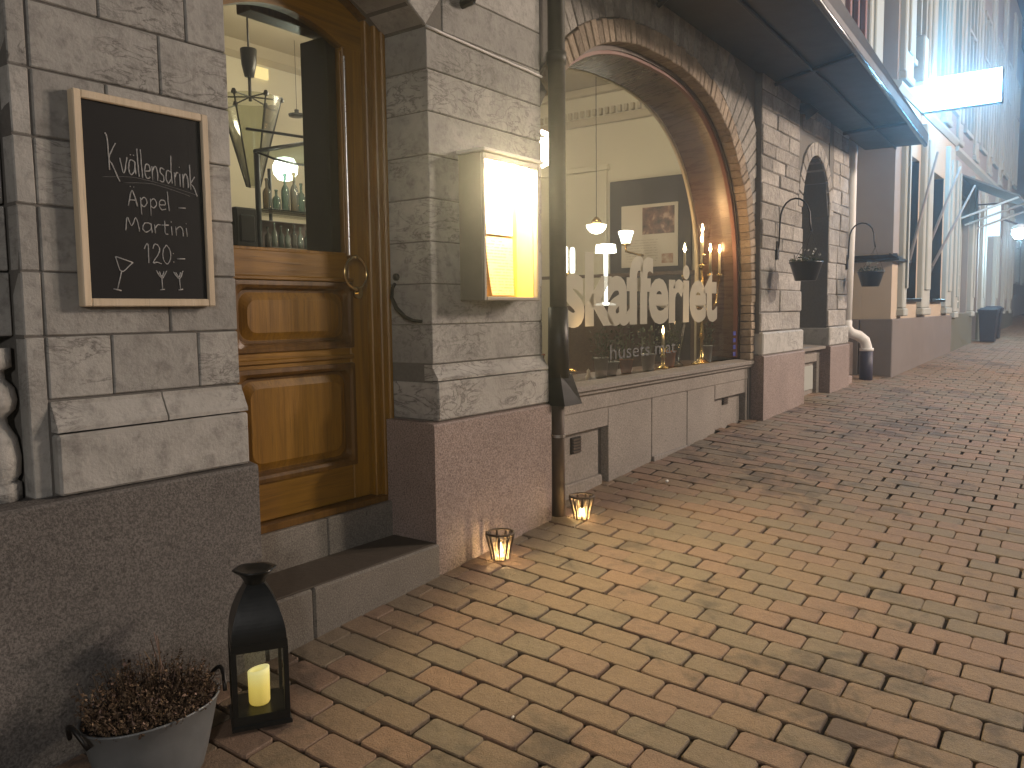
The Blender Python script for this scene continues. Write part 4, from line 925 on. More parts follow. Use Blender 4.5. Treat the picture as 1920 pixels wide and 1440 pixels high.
def m_menu(name, base):
    t = NT(name); sp = t.n('ShaderNodeSeparateXYZ'); t.t.links.new(t.pos(), sp.inputs[0])
    ln = t.math('GREATER_THAN', t.math('SINE', t.math('MULTIPLY', sp.outputs[2], 420.0)), 0.25)
    wd = t.math('GREATER_THAN', t.noise(1.0, 2, 0.6, t.scale(t.pos(), (90, 1, 67))), 0.47)
    blk = t.ramp(t.noise(1.0, 1, 0.4, t.scale(t.pos(), (9, 1, 14))), [(0.42, (0,)*3), (0.47, (1,)*3)])
    f_ = t.math('MULTIPLY', t.math('MULTIPLY', ln, wd), t.math('MULTIPLY', blk, 0.7))
    return t.done(t.mix(f_, base, (0.18, 0.13, 0.09)), 0.8)
pw, po_ = m_menu('menu_paper', (0.80, 0.77, 0.68)), m_menu('menu_paper_tan', (0.72, 0.50, 0.28))
def sheet(x0, x1, z0_, z1_, y, curl, mat):
    q = G(); n = 8; vs = []
    for i in range(n+1):
        for j in range(2):
            x = x0+(x1-x0)*j; z = z0_+(z1_-z0_)*i/n; s_ = 1-i/n
            vs.append((x + (0.012*s_*s_ if j == 0 else 0)*curl, y - curl*0.022*s_*s_*(1.0 if j == 0 else 0.3), z))
    q.add(vs, [(2*i, 2*i+1, 2*i+3, 2*i+2) for i in range(n)]); return mk('menu_sheet', q, mat, mc, True)
sheet(3.025, 3.155, 0.385, 0.690, 2.462, 0.2, pw); sheet(3.168, 3.385, 0.375, 0.690, 2.460, 0.15, pw)
sheet(3.022, 3.175, 0.085, 0.375, 2.463, 0.5, po_); sheet(3.168, 3.385, 0.080, 0.362, 2.458, 1.1, po_)
lamp('menu_case_light', (3.225, 2.395, 0.685), 9.0, (1.0, 0.80, 0.45), kind='AREA', aim=(3.225, 2.42, 0.0), sx=0.36, sy=0.03)
lamp('menu_case_light', (3.225, 2.40, 0.63), 55.0, (1.0, 0.76, 0.40), size=0.03)
lamp('menu_case_light', (3.225, 2.372, 0.66), 38.0, (1.0, 0.78, 0.46), kind='AREA', aim=(3.5, 1.2, -1.1), sx=0.36, sy=0.025)

# ------------------------------------------------------------------ black lantern with its candle
LZ = gz(1.59, 2.17)+0.002; LXc, LYc = 1.588, 2.185; HW = 0.085
la = thing('lantern', 'tall black metal lantern on the paving beside the doorstep', 'lantern', (LXc, LYc, LZ))
CA, SA = cos(radians(-32)), sin(radians(-32))
def lp(a, b, z): return (LXc+a*CA-b*SA, LYc+a*SA+b*CA, LZ+z*0.95)
def sq(h, z, hy=None): return [lp(-h, -h, z), lp(h, -h, z), lp(h, h, z), lp(-h, h, z)]
q = G(); q.loft([sq(HW+0.006, 0), sq(HW+0.006, 0.012), sq(HW, 0.016), sq(HW, 0.045)], True, True); mk('base', q, M['black'], la)
for a, b in ((-1, -1), (1, -1), (1, 1), (-1, 1)):
    q = G(); q.loft([[lp(a*(HW-0.007)+sx_*0.008, b*(HW-0.007)+sy_*0.008, z) for sx_, sy_ in ((-1, -1), (1, -1), (1, 1), (-1, 1))] for z in (0.045, 0.262)], True, True); mk('post', q, M['black'], la)
q = G(); q.loft([sq(HW, 0.258), sq(HW, 0.285)], True, True); q.loft([sq(0.027+(HW-0.029)*(cos(pi/2*k_/14.0)**0.85 if k_ < 14 else 0.0), 0.285+0.18*k_/14.0) for k_ in range(15)], True, True); mk('roof', q, M['black'], la)
q = G(); ns = 24; q.loft([[lp((r*(1+0.05*cos(6*2*pi*k/ns)))*cos(2*pi*k/ns), (r*(1+0.05*cos(6*2*pi*k/ns)))*sin(2*pi*k/ns), z) for k in range(ns)] for r, z in ((0.030, 0.462), (0.034, 0.475), (0.042, 0.490), (0.060, 0.505), (0.066, 0.512), (0.052, 0.512), (0.034, 0.500))], False, True); mk('top_cap', q, M['black'], la, True)
q = G(); q.tube([lp(0.035*cos(pi*k/12), 0, 0.455+0.085*sin(pi*k/12)) for k in range(13)], 0.003, 6)
for s_ in (0, 1, 2, 3):
    g2 = G(); e = HW-0.010
    pl = [[(-e, -e), (e, -e)], [(e, -e), (e, e)], [(e, e), (-e, e)], [(-e, e), (-e, -e)]][s_]
    g2.add([lp(*pl[0], 0.045), lp(*pl[1], 0.045), lp(*pl[1], 0.26), lp(*pl[0], 0.26)], [(0, 1, 2, 3)]); mk('glass_pane', g2, M['thin_glass'], la)
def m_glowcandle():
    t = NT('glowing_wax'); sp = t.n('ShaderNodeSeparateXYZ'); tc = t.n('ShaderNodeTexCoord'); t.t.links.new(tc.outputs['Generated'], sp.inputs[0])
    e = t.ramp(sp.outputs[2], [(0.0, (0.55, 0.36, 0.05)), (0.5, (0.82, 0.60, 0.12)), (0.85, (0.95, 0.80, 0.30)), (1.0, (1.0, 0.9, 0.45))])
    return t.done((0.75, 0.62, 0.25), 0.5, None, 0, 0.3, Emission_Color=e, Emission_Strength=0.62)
cnd = G(); cz = LZ+0.0435
prof = [(0.030, 0.0), (0.033, 0.006), (0.034, 0.10)]
nn = 20; rings = [[(LXc+r*cos(2*pi*k/nn), LYc+r*sin(2*pi*k/nn), cz+h) for k in range(nn)] for r, h in prof]
rings.append([(LXc+0.034*cos(2*pi*k/nn), LYc+0.034*sin(2*pi*k/nn), cz+0.112+0.007*sin(2*pi*k/nn+2.6)) for k in range(nn)])
rings.append([(LXc+0.026*cos(2*pi*k/nn), LYc+0.026*sin(2*pi*k/nn), cz+0.112+0.006*sin(2*pi*k/nn+2.6)) for k in range(nn)])
rings.append([(LXc+0.020*cos(2*pi*k/nn), LYc+0.020*sin(2*pi*k/nn), cz+0.098) for k in range(nn)])
cnd.loft(rings, True, True); cd = mk('pillar_candle', cnd, m_glowcandle(), None, True); tag(cd, 'yellow glowing pillar candle standing inside the black lantern', 'candle')

# ------------------------------------------------------------------ zinc tub with withered heather
PX, PY = 1.215, 2.17; PZ = gz(PX, PY)+0.001
tub = thing('zinc_tub', 'oval grey zinc tub standing against the granite plinth', 'planter', (PX, PY, PZ))
q = G(); prof = [(0.122, 0.0), (0.128, 0.008), (0.142, 0.06), (0.160, 0.14), (0.174, 0.205), (0.178, 0.208), (0.178, 0.213), (0.172, 0.213), (0.168, 0.18)]
q.lathe(prof, (PX, PY, PZ), 32, 1.12, 0.80, caps=(True, False)); mk('tub', q, M['zinc'], tub, True)
for s_ in (-1, 1):
    q = G(); q.tube([(PX+s_*(0.205+0.02*sin(pi*k/8)), PY-0.05+0.10*k/8, PZ+0.19+0.055*sin(pi*k/8)) for k in range(9)], 0.007, 6); mk('handle', q, M['iron'], tub, True)
soil = G(); soil.lathe([(0.168, 0.19), (0.10, 0.205), (0.01, 0.21)], (PX, PY, PZ), 24, 1.12, 0.80, caps=(False, True)); mk('soil', soil, m_plain('dark_soil', (0.02, 0.014, 0.010), 0.95, 0, 60, 0.4, 0.01), tub, True)
def m_heath():
    t = NT('withered_heather'); c = t.ramp(t.island(), [(0.0, (0.03, 0.020, 0.014)), (0.35, (0.085, 0.052, 0.032)), (0.6, (0.15, 0.098, 0.056)), (0.8, (0.22, 0.155, 0.095)), (1.0, (0.26, 0.17, 0.14))])
    return t.done(c, 0.9, None, 0, 0.2)
rh = random.Random(9); q = G(); qs = G()
for k in range(1100):
    a = rh.uniform(0, 2*pi); rr = 0.155*sqrt(rh.random()); bx, by = PX+rr*cos(a)*1.10, PY+rr*sin(a)*0.80
    back = 0.5+0.5*sin(a)*rr/0.155
    lean = 0.01+0.022*rr/0.17; h = rh.uniform(0.02, 0.125)*(0.50+0.85*back)*(1.0-0.3*rr/0.17)
    top = (bx+lean*cos(a)*rh.uniform(0.2, 1.3)+rh.uniform(-.016, .016), by+lean*sin(a)*rh.uniform(0.2, 1.0)+rh.uniform(-.012, .012), PZ+0.200+h)
    base = (bx, by, PZ+0.19); md = (base[0]+(top[0]-base[0])*0.35, base[1]+(top[1]-base[1])*0.35, base[2]+h*0.6)
    if k % 2: qs.tube([base, md, top], [0.0014, 0.0012, 0.0008], 3, caps=False)
    for j in range(7):
        f = rh.uniform(0.35, 1.05); c = lerp3(base, top, f); s_ = rh.uniform(0.003, 0.0075); d1 = Vector((rh.uniform(-1, 1), rh.uniform(-1, 1), rh.uniform(-.6, 1))).normalized()*s_; d2 = Vector((rh.uniform(-1, 1), rh.uniform(-1, 1), rh.uniform(-1, 1))).normalized()*s_*0.8
        c = Vector(c)+Vector((rh.uniform(-.006, .006), rh.uniform(-.006, .006), rh.uniform(-.004, .004)))
        q.add([c-d1, c+d2, c+d1, c-d2*0.6], [(0, 1, 2), (0, 2, 3)])
hp = thing('withered_heather', 'withered brown heather filling the grey zinc tub', 'plant', (PX, PY, PZ+0.19))
mh = m_heath(); mk('sprigs', q, mh, hp, fix=False); mk('stems', qs, mh, hp, fix=False)
q = G()
for k in range(5):
    a = rh.uniform(-1, 1); q.tube([(PX+0.05+0.02*k-0.04, PY+0.04, PZ+0.20), (PX+0.055+0.015*a, PY+0.05, PZ+0.30), (PX+0.05+0.03*a, PY+0.05+0.01*k, PZ+0.37+0.02*a)], 0.0013, 4)
mk('tall_stalks', q, mh, hp, fix=False)

# ------------------------------------------------------------------ glass candle jars on the paving
for k, (x_, y_, lb) in enumerate(((3.085, 2.335, 'glass candle bowl on the paving in front of the pink granite plinth'), (3.80, 2.315, 'glass candle bowl on the paving at the foot of the drainpipe'))):
    zb = gz(x_, y_)+0.002; jr = thing('candle_bowl', lb, 'candle holder', (x_, y_, zb), 'candle bowls on the paving')
    q = G(); ns = 28; prof = [(0.030, 0.0), (0.040, 0.004), (0.040, 0.02), (0.047, 0.06), (0.058, 0.10), (0.066, 0.128), (0.067, 0.132), (0.063, 0.131)]
    q.loft([[(x_+(r*(1+0.05*cos(9*2*pi*i/ns)))*cos(2*pi*i/ns), y_+(r*(1+0.05*cos(9*2*pi*i/ns)))*sin(2*pi*i/ns), zb+h) for i in range(ns)] for r, h in prof], True, False); mk('bowl', q, M['jar_glass'], jr, True)
    q = G(); q.tube([(x_+0.066*cos(2*pi*i/24), y_+0.066*sin(2*pi*i/24), zb+0.131) for i in range(24)], 0.0055, 6, True); mk('rim', q, M['pipe_low'], jr, True)
    for i in range(9):
        a = 2*pi*(i+0.3)/9; q = G(); q.tube([(x_+(r+0.002)*cos(a), y_+(r+0.002)*sin(a), zb+h) for r, h in prof[1:6]], [0.003, 0.0045, 0.006, 0.007, 0.0045], 5); mk('rib', q, M['pipe_low'], jr, True)
    q = G(); q.lathe([(0.019, 0.006), (0.019, 0.020), (0.016, 0.020), (0.016, 0.016)], (x_, y_, zb), 14); mk('tealight', q, M['wax'], jr, True)
    q = G(); q.lathe([(0.001, 0.020), (0.0095, 0.032), (0.011, 0.042), (0.0065, 0.062), (0.0008, 0.082)], (x_, y_, zb), 10); mk('flame', q, M['flame'], jr, True)
    lamp('candle_light', (x_, y_, zb+0.05), 50.0, (1.0, 0.55, 0.24), 0.006)
for x_, y_, lb in ((1251, 905, 'cigarette end on the dark paving below the arched window'), (962, 1347, 'pale crumb lying in a joint near the lantern')):
    d = np.array(RIGHT)*((x_-960)/1550)+np.array(DOWN)*((y_-720)/1550)+np.array(FWD); tt = -1.547/(d[2]-0.065*d[0]-0.07*d[1]); p = d*tt
    q = G(); r_ = 0.012 if x_ > 1000 else 0.005; q.tube([(p[0]-r_, p[1], p[2]+r_*0.8), (p[0]+r_, p[1]+r_*0.4, p[2]+r_*0.8)], r_*0.7, 8)
    o = mk('litter', q, M['white'], None, True); tag(o, lb, 'litter', None, 'thing')

# ------------------------------------------------------------------ hanging planters on wrought iron hooks
for k, (xh, yw, za, lb1, lb2, lb3) in enumerate(((7.36, 2.45, 0.56, 'black hanging basket on the pier next to the arched window', 'trailing green plant in the basket next to the arched window', 'curved iron hook on the pier next to the arched window'), (9.70, 2.45, 0.55, 'black hanging basket beside the white drainpipe', 'green plant in the basket beside the white drainpipe', 'curved iron hook on the pier beside the white drainpipe'))):
    yo = 2.17; zt = 0.93 if k == 0 else 0.90
    hk = thing('wall_hook', lb3, 'bracket', (xh, yw, za), 'iron hooks on the piers')
    q = G(); P = [(xh, yw+0.012, za-0.10), (xh, yw-0.012, za), (xh, yw-0.018, za+0.18)] + [(xh, yw-0.018-(yw-0.018-yo)*(0.5-0.5*cos(pi*i/10)), za+0.18+(zt-za-0.16)*sin(pi*i/10)**0.8) for i in range(1, 10)] + [(xh, yo, za+0.16), (xh, yo-0.012, za+0.10)]
    q.tube(P, 0.008, 7); mk('hook', q, M['iron'], hk, True)
    q = G(); q.cbox(xh-0.025, xh+0.025, yw-0.008, yw+0.02, za-0.13, za+0.03, 0.003); mk('back_plate', q, M['iron'], hk, fix=False)
    bz = 0.235 if k == 0 else 0.225; bs = thing('hanging_basket', lb1, 'planter', (xh, yo+0.02, bz), 'black hanging baskets'); yc = yo+0.03
    q = G(); q.lathe([(0.082, 0.0), (0.09, 0.004), (0.135, 0.150), (0.140, 0.152), (0.140, 0.165), (0.130, 0.165), (0.128, 0.14)], (xh, yc, bz), 20, 1.0, 1.0, caps=(True, True)); mk('bowl', q, M['black'], bs, True)
    for i in range(3):
        a = 2*pi*i/3+0.5; q = G(); q.tube([(xh+0.135*cos(a), yc+0.135*sin(a), bz+0.16), (xh, yo-0.01, za+0.10)], 0.002, 4); mk('wire', q, M['iron'], bs)
    rp = random.Random(20+k); q = G()
    for i in range(240):
        a = rp.uniform(0, 2*pi); rr = 0.13*sqrt(rp.random()); c = Vector((xh+rr*cos(a), yc+rr*sin(a), bz+0.15+rp.uniform(0, 0.075)*(1.2-rr/0.16)))
        d1 = Vector((cos(a)+rp.uniform(-.6, .6), sin(a)+rp.uniform(-.6, .6), rp.uniform(0, 1.2))).normalized()*rp.uniform(.014, .028); d2 = d1.cross(Vector((rp.uniform(-1, 1), rp.uniform(-1, 1), 1))).normalized()*0.007
        q.add([c, c+d1*0.5+d2, c+d1, c+d1*0.5-d2], [(0, 1, 2, 3)])
    for i in range(6):
        c = Vector((xh+rp.uniform(-.08, .1), yc+rp.uniform(-.1, .05), bz+0.22+rp.uniform(0, .05)))
        for j in range(4):
            d1 = Vector((rp.uniform(-1, 1), rp.uniform(-1, 1), rp.uniform(-.3, 1))).normalized()*0.016; d2 = d1.cross(Vector((0, 1, .4))).normalized()*0.009
            q.add([c, c+d1*0.6+d2, c+d1*1.1, c+d1*0.6-d2], [(0, 1, 2, 3)], 1)
    pl = mk('basket_plant', q, [M['leaf'], M['wash_white']], None, fix=False); tag(pl, lb2, 'plant', 'plants in the hanging baskets')

# ------------------------------------------------------------------ rooms behind the door and the window
rm = bpy.data.objects.new('interior', None); rm.empty_display_size = 0.1; place(rm, bld, Vector((4.5, 4.8, -0.88+ZO)))
CEIL = 2.42
def room_quad(name, pts, mat):
    q = G(); q.add(pts, [(0, 1, 2, 3)]); return mk(name, q, M[mat], rm)
room_quad('floor', [(-0.5, 2.96, -0.88), (8.05, 2.96, -0.88), (8.05, 6.6, -0.88), (-0.5, 6.6, -0.88)], 'darkwood')
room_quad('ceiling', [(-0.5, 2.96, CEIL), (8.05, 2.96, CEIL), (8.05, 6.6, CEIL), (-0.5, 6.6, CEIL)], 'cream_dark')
q = G(); q.box(-0.5, 8.1, 6.5, 6.6, -0.9, 2.6); q.box(8.05, 8.085, 2.96, 6.5, -0.9, 2.6); q.box(-0.6, -0.5, 2.96, 6.6, -0.9, 2.6); mk('inner_wall', q, M['cream'], rm)
q = G()
for x0_, z0_, x1_, z1_ in arch_cols(AX-0.07, AZ-0.07): q.prism([(x0_, z0_), (x1_, z1_), (x1_, 2.6), (x0_, 2.6)], 2.955, 2.975)
q.box(2.80, 3.69, 2.965, 2.985, -0.9, 2.6); q.box(XC+AX-0.08, 8.08, 2.965, 2.985, -0.9, 2.6); q.box(-0.5, 1.78, 2.965, 2.985, -0.9, 2.6); mk('inner_front_wall', q, M['cream'], rm)
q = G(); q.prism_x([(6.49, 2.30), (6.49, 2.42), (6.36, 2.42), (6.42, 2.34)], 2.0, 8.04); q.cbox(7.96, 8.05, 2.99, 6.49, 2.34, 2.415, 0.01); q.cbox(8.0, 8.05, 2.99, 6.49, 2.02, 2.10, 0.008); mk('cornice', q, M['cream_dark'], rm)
q = G()
for i in range(44): q.box(8.01, 8.05, 3.05+0.078*i, 3.085+0.078*i, 2.12, 2.19)
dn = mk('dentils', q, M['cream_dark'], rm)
q = G(); q.cbox(8.005, 8.05, 4.55, 5.6, -0.88, 1.52, 0.01); q.cbox(7.99, 8.05, 4.52, 5.63, 1.52, 1.58, 0.006); mk('wall_panel', q, M['cream'], rm, fix=False)
q = G(); q.cbox(2.592, 2.66, 2.90, 3.075, -0.88, 1.235, 0.004); mk('inner_door_edge', q, M['greypanel'], rm, fix=False)
q = G(); q.cbox(2.2, 2.80, 2.905, 3.0, 1.24, 1.7, 0.004); mk('lintel', q, M['oak_dark'], rm, fix=False)

q = G(); q.cbox(8.02, 8.05, 3.0, 6.49, -0.88, 0.36, 0.006); q.cbox(8.0, 8.05, 3.0, 6.49, 0.36, 0.40, 0.006); mk('wainscot', q, M['darkwood'], rm, fix=False)
board = thing('notice_board', 'dark panel on the cafe wall behind the arched window', 'panel', (8.04, 4.05, 0.2))
q = G(); q.cbox(8.015, 8.048, 3.56, 4.51, -0.55, 1.385, 0.006); mk('panel', q, m_plain('dark_brown_board', (0.03, 0.024, 0.02), 0.6, 0, 5, 0.3), board, fix=False)
def m_poster():
    t = NT('poster_print'); tc = t.n('ShaderNodeTexCoord'); sp = t.n('ShaderNodeSeparateXYZ'); t.t.links.new(tc.outputs['Generated'], sp.inputs[0])
    u, v = sp.outputs[1], sp.outputs[2]
    def rect(a, b, c, d):
        m = t.math('MULTIPLY', t.math('GREATER_THAN', u, a), t.math('LESS_THAN', u, b)); return t.math('MULTIPLY', m, t.math('MULTIPLY', t.math('GREATER_THAN', v, c), t.math('LESS_THAN', v, d)))
    col = t.mix(0.0, (0.52, 0.44, 0.34), (0, 0, 0))
    ph = t.ramp(t.noise(9, 4, 0.6), [(0.35, (0.04, 0.025, 0.018)), (0.55, (0.16, 0.075, 0.05)), (0.68, (0.42, 0.28, 0.2))])
    col = t.mix(rect(0.06, 0.62, 0.52, 0.95), col, ph)
    bl = t.ramp(t.noise(14, 3, 0.6), [(0.4, (0.30, 0.15, 0.09)), (0.6, (0.45, 0.33, 0.22))]); col = t.mix(rect(0.08, 0.28, 0.05, 0.20), col, bl)
    ln = t.math('GREATER_THAN', t.math('SINE', t.math('MULTIPLY', v, 150.0)), 0.3); lt = t.math('MULTIPLY', t.math('MULTIPLY', ln, t.math('GREATER_THAN', t.noise(1.0, 1, 0.5, t.scale(t.pos(), (1, 40, 60))), 0.45)), rect(0.35, 0.92, 0.08, 0.46))
    col = t.mix(t.math('MULTIPLY', lt, 0.35), col, (0.2, 0.15, 0.1))
    return t.done(col, 0.5)
q = G(); q.box(8.004, 8.012, 3.70, 4.36, 0.455, 1.11); ps = mk('poster', q, m_poster()); tag(ps, 'pale poster with a dark photo hung on the dark cafe panel', 'poster')
q = G(); q.box(7.995, 8.012, 3.52, 3.60, 1.18, 1.36); o = mk('wall_card', q, M['paper']); tag(o, 'small white card at the corner of the dark cafe panel', 'card')

# lamps in the cafe
def pendant(x, y, z, lb, r=0.10):
    pd = thing('pendant_lamp', lb, 'lamp', (x, y, z))
    q = G(); q.tube([(x, y, CEIL), (x, y, z+0.10)], 0.004, 5); mk('cord', q, M['iron'], pd)
    q = G(); q.lathe([(0.02, -0.065), (0.06, -0.05), (r*0.9, -0.015), (r, 0.02), (r*0.96, 0.022)], (x, y, z), 18); mk('glass_bowl', q, M['bulb'], pd, True)
    q = G(); q.lathe([(r*0.5, 0.025), (0.05, 0.06), (0.015, 0.10)], (x, y, z), 14); mk('cap', q, M['brass'], pd, True); return pd
pendant(7.18, 4.19, 0.82, 'glowing white bowl lamp hanging above the word on the window')
tl = thing('wall_light', 'bright glass cup lamp beside the pale poster', 'lamp', (7.65, 4.10, 0.6))
q = G(); q.lathe([(0.045, 0.0), (0.062, 0.06), (0.075, 0.10)], (7.62, 4.10, 0.68), 16); mk('glass_shade', q, M['bulb_soft'], tl, True)
q = G(); q.lathe([(0.0745, 0.095), (0.076, 0.125), (0.05, 0.13)], (7.62, 4.10, 0.68), 16); mk('bulb', q, M['bulb'], tl, True)
q = G(); q.lathe([(0.05, -0.02), (0.045, 0.0)], (7.62, 4.10, 0.68), 12); q.tube([(7.62, 4.10, 0.66), (7.62, 4.10, 0.60), (7.9, 4.10, 0.58), (8.03, 4.10, 0.58)], 0.012, 6); mk('arm', q, M['brass'], tl, True)
t2 = thing('table_lamp', 'table lamp with a wide glowing shade and shining stem', 'lamp', (7.3, 4.13, 0.35))
q = G(); q.lathe([(0.105, 0.52), (0.095, 0.60), (0.06, 0.605)], (7.26, 4.13, 0.05), 18); mk('shade', q, M['bulb'], t2, True)
q = G(); q.lathe([(0.10, 0.0), (0.10, 0.015), (0.018, 0.03), (0.018, 0.25), (0.022, 0.36), (0.022, 0.52)], (7.26, 4.13, 0.05), 14); mk('stem', q, M['bulb_soft'], t2, True)
q = G(); q.cbox(6.9, 7.98, 3.9, 4.45, 0.0, 0.048, 0.006); q.cbox(6.95, 7.98, 3.95, 4.42, -0.88, 0.0, 0.006); cn = mk('counter', q, M['darkwood'], None, fix=False); tag(cn, 'dark wooden counter below the pale poster', 'counter')
cl = thing('candle_stand', 'pair of bright candle lights by the drainpipe end of the window', 'lamp', (5.2, 3.3, 0.2))
for k, dx in enumerate((0.0, 0.10)):
    q = G(); q.lathe([(0.016, 0), (0.02, 0.02), (0.02, 0.17), (0.012, 0.19)], (5.20+dx, 3.30, 0.28), 10); mk('light_tube', q, M['bulb'] if k == 0 else M['bulb_soft'], cl, True)
q = G(); q.lathe([(0.09, -0.735), (0.09, -0.72), (0.012, -0.70), (0.012, -0.02), (0.03, 0.0)], (5.20, 3.30, 0.28), 12); q.tube([(5.2, 3.3, 0.26), (5.3, 3.3, 0.26), (5.3, 3.3, 0.28)], 0.006, 6); mk('stand', q, M['brass'], cl, True)
# candelabra in the window corner
cx, cy, cb_z = 6.38, 2.735, -0.452
ca = thing('candelabra', 'five armed brass candelabra with lit candles in the arched window', 'candelabra', (cx, cy, cb_z))
q = G(); q.lathe([(0.085, 0), (0.085, 0.012), (0.05, 0.03), (0.016, 0.06), (0.013, 0.2), (0.028, 0.24), (0.012, 0.28), (0.012, 0.52), (0.03, 0.56), (0.012, 0.60), (0.012, 0.72)], (cx, cy, cb_z), 14); mk('stem', q, M['brass'], ca, True)
pts = []
for k, (dx, dy, zt) in enumerate(((-0.34, 0.0, 0.71), (-0.06, -0.02, 0.80), (0.0, 0.0, 0.885), (0.09, -0.03, 0.73), (0.36, 0.0, 0.74))):
    if dx: 
        q = G(); q.tube([(cx, cy, cb_z+0.50), (cx+dx*0.35, cy+dy, cb_z+0.44), (cx+dx*0.8, cy+dy, cb_z+0.50), (cx+dx, cy+dy, cb_z+zt-0.02)], 0.007, 6); mk('arm', q, M['brass'], ca, True)
    q = G(); q.lathe([(0.008, -0.03), (0.028, 0.0), (0.02, 0.012)], (cx+dx, cy+dy, cb_z+zt), 10); mk('candle_cup', q, M['brass'], ca, True)
    q = G(); q.lathe([(0.011, 0.012), (0.011, 0.18), (0.004, 0.187)], (cx+dx, cy+dy, cb_z+zt), 8); mk('candle', q, M['wax'], ca, True)
    q = G(); q.lathe([(0.001, 0.187), (0.009, 0.20), (0.010, 0.215), (0.005, 0.235), (0.001, 0.255)], (cx+dx, cy+dy, cb_z+zt), 8); mk('flame', q, M['flame'], ca, True)
lamp('candelabra_light', (cx+0.05, cy-0.03, cb_z+1.08), 5.5, (1.0, 0.52, 0.22), 0.05)
q = G(); q.lathe([(0.012, 0.0), (0.010, 0.9)], (6.02, 2.83, -0.452), 8); 
vs_ = thing('glass_vase', 'cut glass vase standing by the candelabra', 'vase', (6.12, 2.80, -0.45))
q = G(); q.lathe([(0.05, 0), (0.05, 0.01), (0.02, 0.04), (0.03, 0.12), (0.06, 0.25), (0.075, 0.36), (0.07, 0.36), (0.05, 0.24)], (6.12, 2.83, -0.452), 12, caps=(True, False)); mk('body', q, M['thin_glass'], vs_)
# pots of herbs on the sill
rp = random.Random(40)
def herb(x, y, lb, plb, mat='tin', r=0.05, h=0.10, leaf='leaf', tall=0.2, n=90):
    z = -0.4515; pt_ = thing('plant_pot', lb, 'pot', (x, y, z), 'pots on the window shelf')
    q = G(); q.lathe([(r*0.72, 0), (r*0.74, 0.004), (r, h), (r*1.06, h), (r*1.06, h+0.008), (r*0.95, h+0.008), (r*0.9, h-0.01)], (x, y, z), 16); mk('pot', q, M[mat], pt_, True)
    if n:
        q = G()
        for i in range(n):
            a = rp.uniform(0, 2*pi); rr = r*1.7*sqrt(rp.random()); c = Vector((x+rr*cos(a), y+rr*sin(a)*0.7, z+h+rp.uniform(0.0, tall)))
            d1 = Vector((cos(a)*rp.uniform(0, 1), sin(a)*rp.uniform(0, 1), rp.uniform(-.2, 1))).normalized()*rp.uniform(.018, .034); d2 = d1.cross(Vector((rp.uniform(-1, 1), rp.uniform(-1, 1), .6))).normalized()*0.008
            q.add([c, c+d1*0.5+d2, c+d1, c+d1*0.5-d2], [(0, 1, 2, 3)])
        for i in range(10):
            a = 2*pi*i/10; q.tube([(x+r*0.4*cos(a), y+r*0.4*sin(a), z+h-0.01), (x+r*1.2*cos(a), y+r*0.8*sin(a), z+h+tall*rp.uniform(.5, 1))], 0.002, 4)
        pp = mk('herb', q, M[leaf], None, fix=False); tag(pp, plb, 'plant', 'herbs on the window shelf')
herb(4.82, 2.78, 'grey tin pot in the middle of the window shelf, left of the wider tin', 'bushy herb in the narrow tin pot near the shelf middle', 'tin', 0.05, 0.13)
herb(5.04, 2.84, 'wide grey tin pot set back on the window shelf', 'herb spilling from the wide tin pot', 'tin', 0.065, 0.09)
herb(5.32, 2.86, 'dim brown pot behind the small lettering on the window', 'tall stalky herb behind the small lettering', 'terracotta', 0.05, 0.09, 'leaf2', 0.26)
herb(5.55, 2.80, 'grey tin pot under the letter e, with grey herb', 'grey leaved herb under the letter e', 'tin', 0.055, 0.12, 'leaf2', 0.2)
herb(6.02, 2.86, 'orange clay pot near the candelabra foot', 'reddish lit herb near the candelabra foot', 'terracotta', 0.06, 0.12, 'leaf', 0.16)
herb(6.60, 2.78, 'pale tin pot at the candelabra end of the shelf', 'dark leafy herb in the pale tin pot', 'tin', 0.045, 0.14, 'leaf', 0.22)
herb(4.02, 2.80, 'big clay pot at the drainpipe end of the window shelf', '', 'terracotta', 0.085, 0.19, 'leaf', 0.1, 0)
for k, (x_, y_, h_, lb) in enumerate(((4.30, 2.74, 0.20, 'brass candlestick with a bright candle under the letter s'), (5.80, 2.80, 0.16, 'brass candlestick glowing between the herb pots'))):
    bs = thing('candlestick', lb, 'candlestick', (x_, y_, -0.452), 'brass candlesticks on the shelf')
    q = G(); q.lathe([(0.05, 0), (0.05, 0.01), (0.015, 0.03), (0.012, h_*0.5), (0.025, h_*0.6), (0.01, h_*0.7), (0.022, h_), (0.012, h_)], (x_, y_, -0.4515), 12); mk('stick', q, M['brass'], bs, True)
    q = G(); q.lathe([(0.010, h_), (0.010, h_+0.10), (0.004, h_+0.105)], (x_, y_, -0.4515), 8); mk('candle', q, M['wax'], bs, True)
    q = G(); q.lathe([(0.001, h_+0.105), (0.010, h_+0.12), (0.010, h_+0.135), (0.001, h_+0.17)], (x_, y_, -0.4515), 8); mk('flame', q, M['flame_dim'], bs, True)
    lamp('candlestick_light', (x_, y_-0.02, -0.4515+h_+0.15), 0.7, (1.0, 0.62, 0.25), 0.02)
q = G(); q.lathe([(0.018, 0), (0.02, 0.004), (0.02, 0.035), (0.010, 0.045), (0.012, 0.07), (0.0, 0.085)], (4.52, 2.70, -0.4515), 10); o = mk('porcelain_figure', q, M['white'], None, True); tag(o, 'tiny white porcelain figure at the front edge of the shelf', 'ornament')

